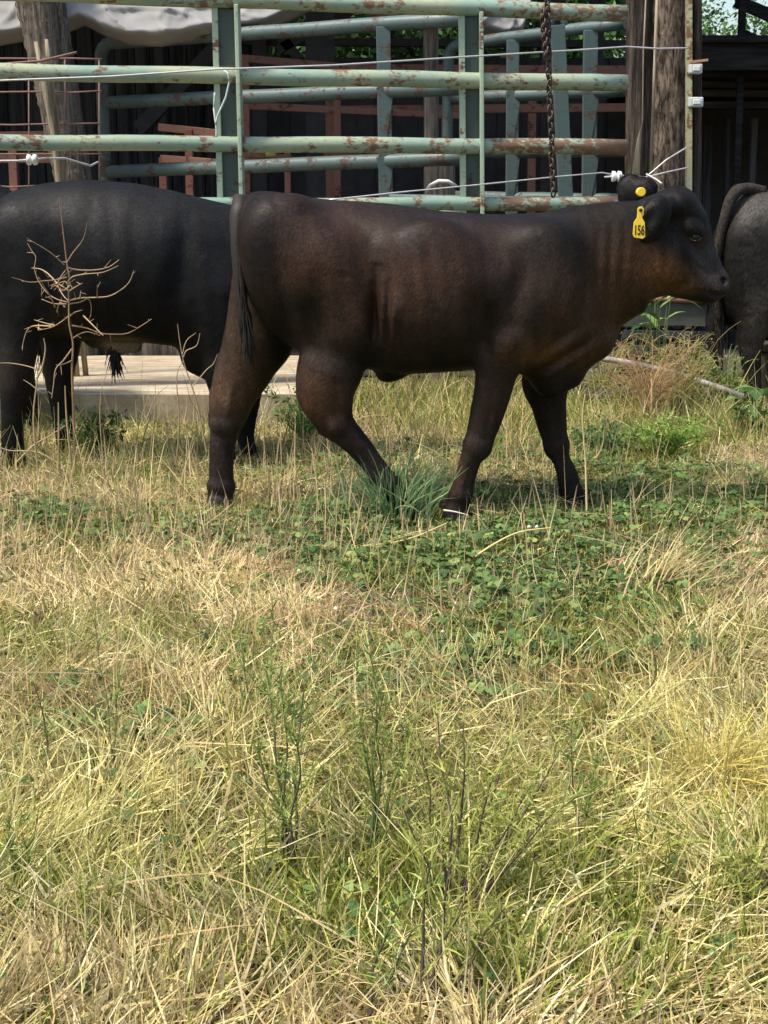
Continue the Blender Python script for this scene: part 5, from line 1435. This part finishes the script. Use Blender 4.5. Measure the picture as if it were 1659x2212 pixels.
def bushy(name, label, base, height, spread, n, seed, cols, r=.003, droop=.6, sub=3, leaves=None, up=.5):
    """many fine branched stems fanning from one base"""
    rng = np.random.default_rng(seed); base = np.array(base, float)
    root = empty(name, tuple(base), label, 'weed')
    paths = []; rad = []; cc = []; tips = []
    for i in range(n):
        a = rng.uniform(0, 6.283); out = spread * math.sqrt(rng.random()) ; h_ = height * rng.uniform(.45, 1.0)
        s0 = base + np.array([rng.normal(0, .02), rng.normal(0, .02), 0]); k = h_ * rng.uniform(.15, up)
        e = base + np.array([math.cos(a) * out, math.sin(a) * out * .7, h_ - droop * out * rng.uniform(.2, 1)])
        m = (s0 + e) / 2 + np.array([0, 0, k * .5]); p = curve_pts([s0, s0 + np.array([0, 0, k * .6]) + (e - s0) * .12, m, e], 3); paths.append(p); rad.append(r * rng.uniform(.7, 1.2)); c = np.array(cols[rng.integers(len(cols))]) * rng.uniform(.75, 1.2); cc.append(tuple(c))
        for j in range(sub):
            q = p[rng.integers(len(p) // 3, len(p))]; d = np.array([math.cos(a + rng.normal(0, .9)), .7 * math.sin(a + rng.normal(0, .9)), rng.uniform(-.2, .9)]); L = rng.uniform(.04, .13) * height * 2
            pp = curve_pts([q, q + d * L * .5 + np.array([0, 0, .01]), q + d * L], 2); paths.append(pp); rad.append(r * .55); cc.append(tuple(c * 1.1)); tips += pp[1:]
    stems_mesh('stems', paths, rad, cc, root, n=4)
    if leaves:
        num, size, pal, asp = leaves
        tp = np.array(tips); i = rng.integers(0, len(tp), num); c = tp[i] + rng.normal(0, size * .7, (num, 3)); nr = rng.normal(0, 1, (num, 3)) + np.array([0, -.3, .7]); nr /= np.linalg.norm(nr, axis=1)[:, None]
        V, C = leaf_quads(rng, c, nr, rng.uniform(.6, 1.3, num) * size, tones(rng, num, pal, [1] * len(pal)), asp)
        np_mesh('leaves', V, np.arange(len(V)).reshape(-1, 4), M_BLADE, root, False, C)
    return root

def tall_weed(label, base_uv, tops, seed, stemcol, leafpal, r=.0035, nleaf=160, Ytop=None, lsize=.012, twigs=10):
    """foreground weed: upright wiry stems from one root, fine side shoots and thread-like leaves"""
    rng = np.random.default_rng(seed); b = np.array(G(*base_uv))
    root = empty('wispy_weed', tuple(b), label, 'weed', 'wispy weeds in the foreground')
    paths = []; rad = []; cc = []; lp = []
    for (u, v, dY) in tops:
        t = np.array(P(u, v, b[1] + dY)); mid = (b + t) / 2 + np.array([rng.normal(0, .006), rng.normal(0, .01), 0])
        p = curve_pts([b + np.array([rng.normal(0, .008), rng.normal(0, .008), -.01]), b * .7 + t * .3 + rng.normal(0, .003, 3), mid, b * .25 + t * .75 + rng.normal(0, .004, 3), t], 4); paths.append(p); rad.append(r * 1.0); cc.append(tuple(np.array(stemcol) * .8))
        L = np.linalg.norm(t - b)
        for j in range(twigs):
            q = p[rng.integers(len(p) // 4, len(p))]; d = (t - b) / L * rng.uniform(.5, 1.1) + rng.normal(0, .45, 3); ln = rng.uniform(.08, .26) * L
            pp = curve_pts([q, q + d * ln * .5, q + d * ln + np.array([0, 0, ln * .15])], 2); paths.append(pp); rad.append(r * .42); gcol = np.array(leafpal[rng.integers(len(leafpal))]); cc.append(tuple(gcol * .8)); lp += pp[1:]
        lp += p[len(p) // 3:]
    stems_mesh('stems', paths, rad, cc, root, n=4)
    lp = np.array(lp); i = rng.integers(0, len(lp), nleaf); q = lp[i]
    pl = []; 
    az = rng.uniform(0, 6.28, nleaf); n = nleaf
    strands('leaves', None, None, q[:, 0], q[:, 1], rng.uniform(.6, 1.5, n) * lsize * 2.2, np.full(n, .0032), rng.uniform(.3, 1.3, n), az, rng.uniform(-.3, .5, n), tones(rng, n, leafpal, [1] * len(leafpal)), tones(rng, n, leafpal, [1] * len(leafpal)), 2, kind=None, parent=root, z0=q[:, 2])
    return root

def big_leaf_weed(name, label, base, n, height, spread, size, seed, pal, upright=.6, asp=.55):
    rng = np.random.default_rng(seed); base = np.array(base, float); root = empty(name, tuple(base), label, 'weed')
    V = []; Fq = []; C = []; paths = []; rad = []; cc = []
    for i in range(n):
        a = rng.uniform(0, 6.283); s0 = base + np.array([rng.normal(0, spread * .35), rng.normal(0, spread * .25), 0]); hh = height * rng.uniform(.25, 1)
        e = s0 + np.array([math.cos(a) * spread * .35, math.sin(a) * spread * .3, hh]); paths.append(curve_pts([s0, (s0 + e) / 2 + rng.normal(0, .01, 3), e], 2)); rad.append(.004); col = np.array(pal[rng.integers(len(pal))]) * rng.uniform(.75, 1.25); cc.append(tuple(col * .8))
        L = size * rng.uniform(.6, 1.2); d = np.array([math.cos(a), math.sin(a) * .8, rng.uniform(-.2, upright)]); d /= np.linalg.norm(d); sd = np.cross(d, [0, 0, 1]); sd /= np.linalg.norm(sd); up = np.cross(sd, d)
        b0 = len(V); K = 6
        for k in range(K + 1):
            t = k / K; wdt = L * asp * math.sin(math.pi * min(1, t * .92 + .06)) ** .8 * (1 + .12 * math.sin(k * 2.4)) * .5
            p = e + d * L * t - np.array([0, 0, 1]) * L * .35 * t * t
            for q in (-1, 0, 1):
                V.append(p + sd * wdt * q + up * abs(q) * wdt * .35); C.append(tuple(col * (1.25 if q == 0 else 1)))
        for k in range(K):
            for q in range(2):
                Fq.append((b0 + k * 3 + q, b0 + k * 3 + q + 1, b0 + (k + 1) * 3 + q + 1, b0 + (k + 1) * 3 + q))
    stems_mesh('stems', paths, rad, cc, root, n=5); np_mesh('leaves', np.array(V), Fq, M_BLADE, root, True, np.array(C))
    return root

def grass_tuft(name, label, base, n, h_, spread, pal, seed, wd=.006, lean=.35, az=None):
    rng = np.random.default_rng(seed); a = rng.uniform(0, 6.28, n); r = np.abs(rng.normal(0, spread, n))
    o = strands(name, label, 'grass tuft', base[0] + r * np.cos(a), base[1] + r * np.sin(a), rng.uniform(.5, 1.1, n) * h_, rng.uniform(.7, 1.2, n) * wd, np.abs(rng.normal(lean, .2, n)), (a + rng.normal(0, .4, n)) if az is None else (az + rng.normal(0, .3, n)), rng.uniform(.1, .9, n), tones(rng, n, pal, [1] * len(pal)), tones(rng, n, pal, [1] * len(pal)) * 1.15, 5, kind=None)
    return o

def plants():
    dead_weed()
    g = G(1400, 925); BRN = [(.38, .235, .12), (.46, .30, .16), (.30, .18, .09)]
    bushy('dry_weed', 'bushy rusty-brown dead weed at the right between the walking calf and the right calf', (g.x, g.y, 0), .52, .25, 105, 4, BRN, .0021, .35, 5)
    s = MB(); q = G(1406, 945); s.tube([Vector((q.x, q.y - .02, 0)), Vector((q.x - .005, q.y - .02, .10)), Vector((q.x - .012, q.y - .02, .3))], [.008, .006, .003], 6)
    tag(s.build('weed_stalk', mat_plain('pink_stalk', (.42, .20, .15), (.35, .17, .11))), 'thick pinkish stalk at the foot of the rusty-brown dead weed', 'stalk')
    YEL = [(.34, .30, .10), (.28, .28, .10), (.40, .33, .14)]
    p = P(1460, 860, 7.5); bushy('dry_weed', 'yellow-green feathery dry weed in front of the grey feed trough', (p.x, 7.3, 0), .50, .18, 80, 8, YEL, .0024, .3, 5, (900, .010, YEL, .35))
    p = P(1330, 860, 7.55); bushy('dry_weed', 'straw-coloured tangle of dry stems under the neck of the walking calf', (p.x, 7.9, 0), .50, .20, 50, 12, [(.42, .34, .15), (.36, .30, .12), (.20, .24, .07)], .003, .3, 4)
    p = P(1412, 860, 7.65); big_leaf_weed('leafy_weed', 'green broad-bladed weed rising just under the jaw of the walking calf', (p.x, 7.7, 0), 26, .72, .14, .22, 3, [(.09, .17, .05), (.13, .22, .07), (.16, .24, .08)], .9, .22)
    p = G(1560, 885); bushy('leafy_weed', 'light green upright weed with pale spiky tips before the right calf', (p.x, p.y, 0), .36, .13, 40, 14, [(.24, .30, .08), (.18, .26, .07)], .003, .2, 5, (500, .014, [(.20, .28, .08), (.26, .33, .11), (.15, .22, .07)], .5))
    s = MB(); q = P(1562, 870, p.y); 
    for du in (-8, 2, 10, 24): s.tube([Vector((P(1560 + du, 800, q.y).x, q.y - .03, 0)), P(1559 + du * .9 + (du % 5) * 2, 790 - abs(du), q.y - .02), P(1556 + du * 1.3 + (du % 3) * 3, 752 + abs(du) * 1.3, q.y - .035)], [.0035, .0075, .002], 6, jit=.3)
    tag(s.build('seed_spikes', M_WOODPALE), 'cluster of pale tan seed spikes standing in the light green weed', 'seed heads')
    p = G(1632, 945); big_leaf_weed('leafy_weed', 'dark green broad-leaved weed in the right corner below the right calf', (p.x, p.y, 0), 26, .26, .13, .12, 6, [(.05, .11, .035), (.07, .14, .04), (.10, .18, .05)], .7, .62)
    p = G(1440, 990); bushy('leafy_weed', 'bright lime-green low weed patch right of the front hooves', (p.x, p.y, 0), .22, .22, 90, 16, [(.20, .32, .05), (.16, .27, .05)], .002, .25, 4, (1500, .013, [(.19, .29, .05), (.26, .35, .08), (.15, .23, .05)], .5))
    p = G(1310, 985); bushy('leafy_weed', 'small dark green leafy weed between the front hoof and the lime weed', (p.x, p.y, 0), .17, .2, 60, 17, [(.09, .16, .05)], .002, .25, 4, (800, .014, [(.07, .14, .05), (.10, .18, .06)], .7))
    p = G(660, 960); bushy('leafy_weed', 'green weed growing behind the raised hind leg of the walking calf', (p.x, p.y, 0), .26, .16, 50, 18, [(.10, .19, .05)], .0024, .2, 4, (700, .016, [(.09, .18, .04), (.13, .24, .06)], .4))
    p = G(205, 985); bushy('leafy_weed', 'dark green weed at the foot of the slab behind the tall bare weed', (p.x, p.y, 0), .20, .16, 40, 19, [(.07, .12, .04)], .0024, .2, 4, (500, .02, [(.05, .11, .035), (.08, .15, .045)], .6))
    p = G(850, 1120); grass_tuft('grass_tuft', 'blue-green grass tuft hiding the forward hind hoof', (p.x, p.y), 260, .30, .075, [(.13, .22, .09), (.18, .28, .12), (.24, .34, .16)], 2, .0065, .40)
    p = G(1400, 1290); grass_tuft('grass_tuft', 'pale dry tuft combed up to the right at the right side of the field', (p.x, p.y), 150, .30, .07, [(.60, .49, .25), (.50, .40, .19), (.42, .36, .14)], 3, .004, .75, az=.5)
    p = G(1500, 1690); grass_tuft('grass_tuft', 'golden swept tuft of long dry grass at the right of the foreground', (p.x, p.y), 220, .34, .06, [(.64, .52, .18), (.56, .45, .14), (.50, .42, .13)], 5, .004, .85, az=-1.2)
    p = G(1490, 1720); grass_tuft('grass_tuft', 'upright yellow-green tuft standing just right of the golden swept one', (p.x + .05, p.y), 160, .22, .07, [(.46, .42, .12), (.36, .36, .10), (.58, .48, .16)], 6, .004, .2)
    p = G(640, 905); 
    # dark reedy stems behind the hind legs
    root = empty('reed_stems', (p.x, p.y, 0), 'dark green reedy stems seen between the hind legs of the walking calf', 'weed')
    ps = []; 
    for u, v in ((588, 830), (594, 850), (600, 870), (622, 830), (640, 880), (608, 900)):
        a = np.array(P(u, v, p.y)); b = np.array(P(u + 14 + (u - 600) * .5, 960, p.y)); b[2] = 0; ps.append(curve_pts([b, (a + b) / 2 + np.array([.01, 0, 0]), a], 4))
    stems_mesh('stems', ps, [.007] * 6, [(.06, .085, .035)] * 6, root)
    # pale bent stalks by the far front hoof
    for lab, pts, r, c in (('tall pale bent straw beside the far front hoof', [(1268, 1115), (1265, 1000), (1262, 960), (1258, 900), (1264, 850)], .0055, (.66, .52, .26)),
                           ('curled yellow straw joined low to the tall pale bent straw', [(1262, 1000), (1290, 985), (1302, 960), (1305, 930)], .005, (.6, .47, .2)),
                           ('green wire-thin seed stem leaning past the forward hind hoof', [(862, 1115), (880, 1010), (895, 950), (915, 880)], .0035, (.16, .20, .09)),
                           ('long pale straw slanting over the clover at the centre', [(660, 1180), (780, 1180), (880, 1165), (965, 1130)], .006, (.6, .45, .2)),
                           ('long bowed straw across the clover right of the near front hoof', [(1010, 1215), (1060, 1180), (1120, 1150), (1190, 1140)], .006, (.58, .44, .2)),
                           ('thin white straw lying across the near front hoof', [(958, 1102), (985, 1106), (1012, 1113)], .005, (.72, .66, .52))):
        Yb = 4.95 if 'white' in lab else (G(pts[0][0], pts[0][1] + 14).y)
        st = stems_mesh('straw_stalk', [curve_pts([np.array(P(u, v, (4.79 if 'white' in lab else Yb - .01 * i))) for i, (u, v) in enumerate(pts)], 4)], [r * .8], [c], None)
        tag(st, lab, 'straw')
    # foreground weeds
    DK = (.075, .07, .04); GS = (.09, .12, .035); PUR = (.085, .06, .048)
    LP = [(.20, .27, .07), (.27, .33, .09), (.16, .22, .06)]; LP2 = [(.32, .35, .09), (.25, .30, .08), (.42, .40, .12)]
    for i, (lab, b, tops, sc, lp, r, nl, tw) in enumerate((
        ('three-stemmed dark green weed left of centre, tallest of the foreground ones', (632, 1905), [(612, 1530, .12), (655, 1500, .12), (575, 1440, .2), (640, 1600, .05), (560, 1620, .08)], DK, LP, .0034, 380, 10),
        ('slim green weed rising straight up at the centre, feathery near its top', (812, 1840), [(808, 1450, .12), (828, 1500, .1), (780, 1560, .08), (880, 1580, .08)], GS, LP, .003, 300, 10),
        ('wide feathery green bush filling the foreground right of centre', (985, 1990), [(1000, 1560, .12), (1100, 1600, .18), (1200, 1640, .2), (900, 1610, .1), (1060, 1690, 0), (1190, 1760, .05), (870, 1740, .0), (945, 1540, .15), (1140, 1700, .1), (1250, 1720, .1)], PUR, LP2, .0030, 650, 14),
        ('woody purple-brown weed reaching in from the bottom centre', (905, 2225), [(985, 1830, .1), (1010, 1900, .12), (930, 1860, .05), (1090, 1960, .1)], PUR, LP2, .0036, 200, 7),
        ('dark bare stem leaning at the bottom left of centre', (775, 2250), [(890, 2010, .06), (860, 1960, .08)], DK, LP, .0036, 70, 3),
        ('dark leaning stem standing alone at the left edge of the field', (122, 1715), [(74, 1480, .06)], DK, LP, .0036, 40, 3),
        ('pair of thin brown stems left of the three-stemmed weed', (250, 1720), [(205, 1330, .25), (250, 1500, .1)], DK, LP, .0026, 90, 4),
        ('thin green weed with loose side shoots under the clover band', (560, 1600), [(490, 1230, .3), (520, 1380, .2), (590, 1310, .25), (500, 1450, .1)], GS, LP, .0026, 200, 6),
        ('thin dark stem leaning right at the right side of the field', (1378, 1590), [(1420, 1330, .15)], DK, LP, .0026, 40, 3),
        ('dark stem rising from the clover toward the right', (1020, 1500), [(990, 1310, .1)], DK, LP, .0028, 40, 2),
        ('brown twiggy weed leaning in from the bottom right', (1290, 2190), [(1420, 2060, .08), (1330, 1980, .1), (1450, 2120, .03)], PUR, LP2, .0032, 160, 6),
        ('pale cut stem with a bent top near the bottom left', (142, 2225), [(140, 1990, .05), (205, 2000, .08)], (.22, .14, .09), LP, .0038, 30, 2),
        ('straight straw-brown stalk with a pale tip at the bottom left of centre', (445, 2150), [(440, 1915, .05), (470, 2000, .06)], (.30, .21, .12), LP, .0034, 40, 2),
        ('low green feathery weed spreading at the bottom right of centre', (1120, 2160), [(1180, 1990, .08), (1060, 1990, .1), (1250, 2050, .05), (1010, 2060, .04), (1130, 2040, .0)], GS, LP2, .0028, 420, 10),
        ('fine grey-green weed in the lower left, low and spreading', (200, 2080), [(170, 1900, .05), (240, 1930, .06), (130, 1960, .03), (290, 1980, .03)], GS, LP2, .0026, 500, 8),
        ('feathery weed at the right edge of the foreground', (1590, 1990), [(1560, 1800, .08), (1620, 1830, .08), (1650, 1880, .05)], GS, LP2, .0028, 400, 8),
        ('thin weed right of the wide feathery bush with sparse side shoots', (1250, 1830), [(1235, 1580, .1), (1290, 1640, .1)], PUR, LP, .0026, 200, 7),
        ('green weed at the left edge low in the foreground', (35, 1980), [(20, 1780, .08), (60, 1830, .06)], GS, LP, .0026, 240, 8),
        ('sprawling dark weed low in front of the three-stemmed one', (690, 2080), [(600, 1920, .05), (760, 1930, .08), (690, 1890, .1), (830, 1990, .04)], DK, LP2, .0028, 160, 6))):
        tall_weed(lab, b, tops, 100 + i, sc, lp, r, nl, twigs=tw)
field(); clover(); plants()
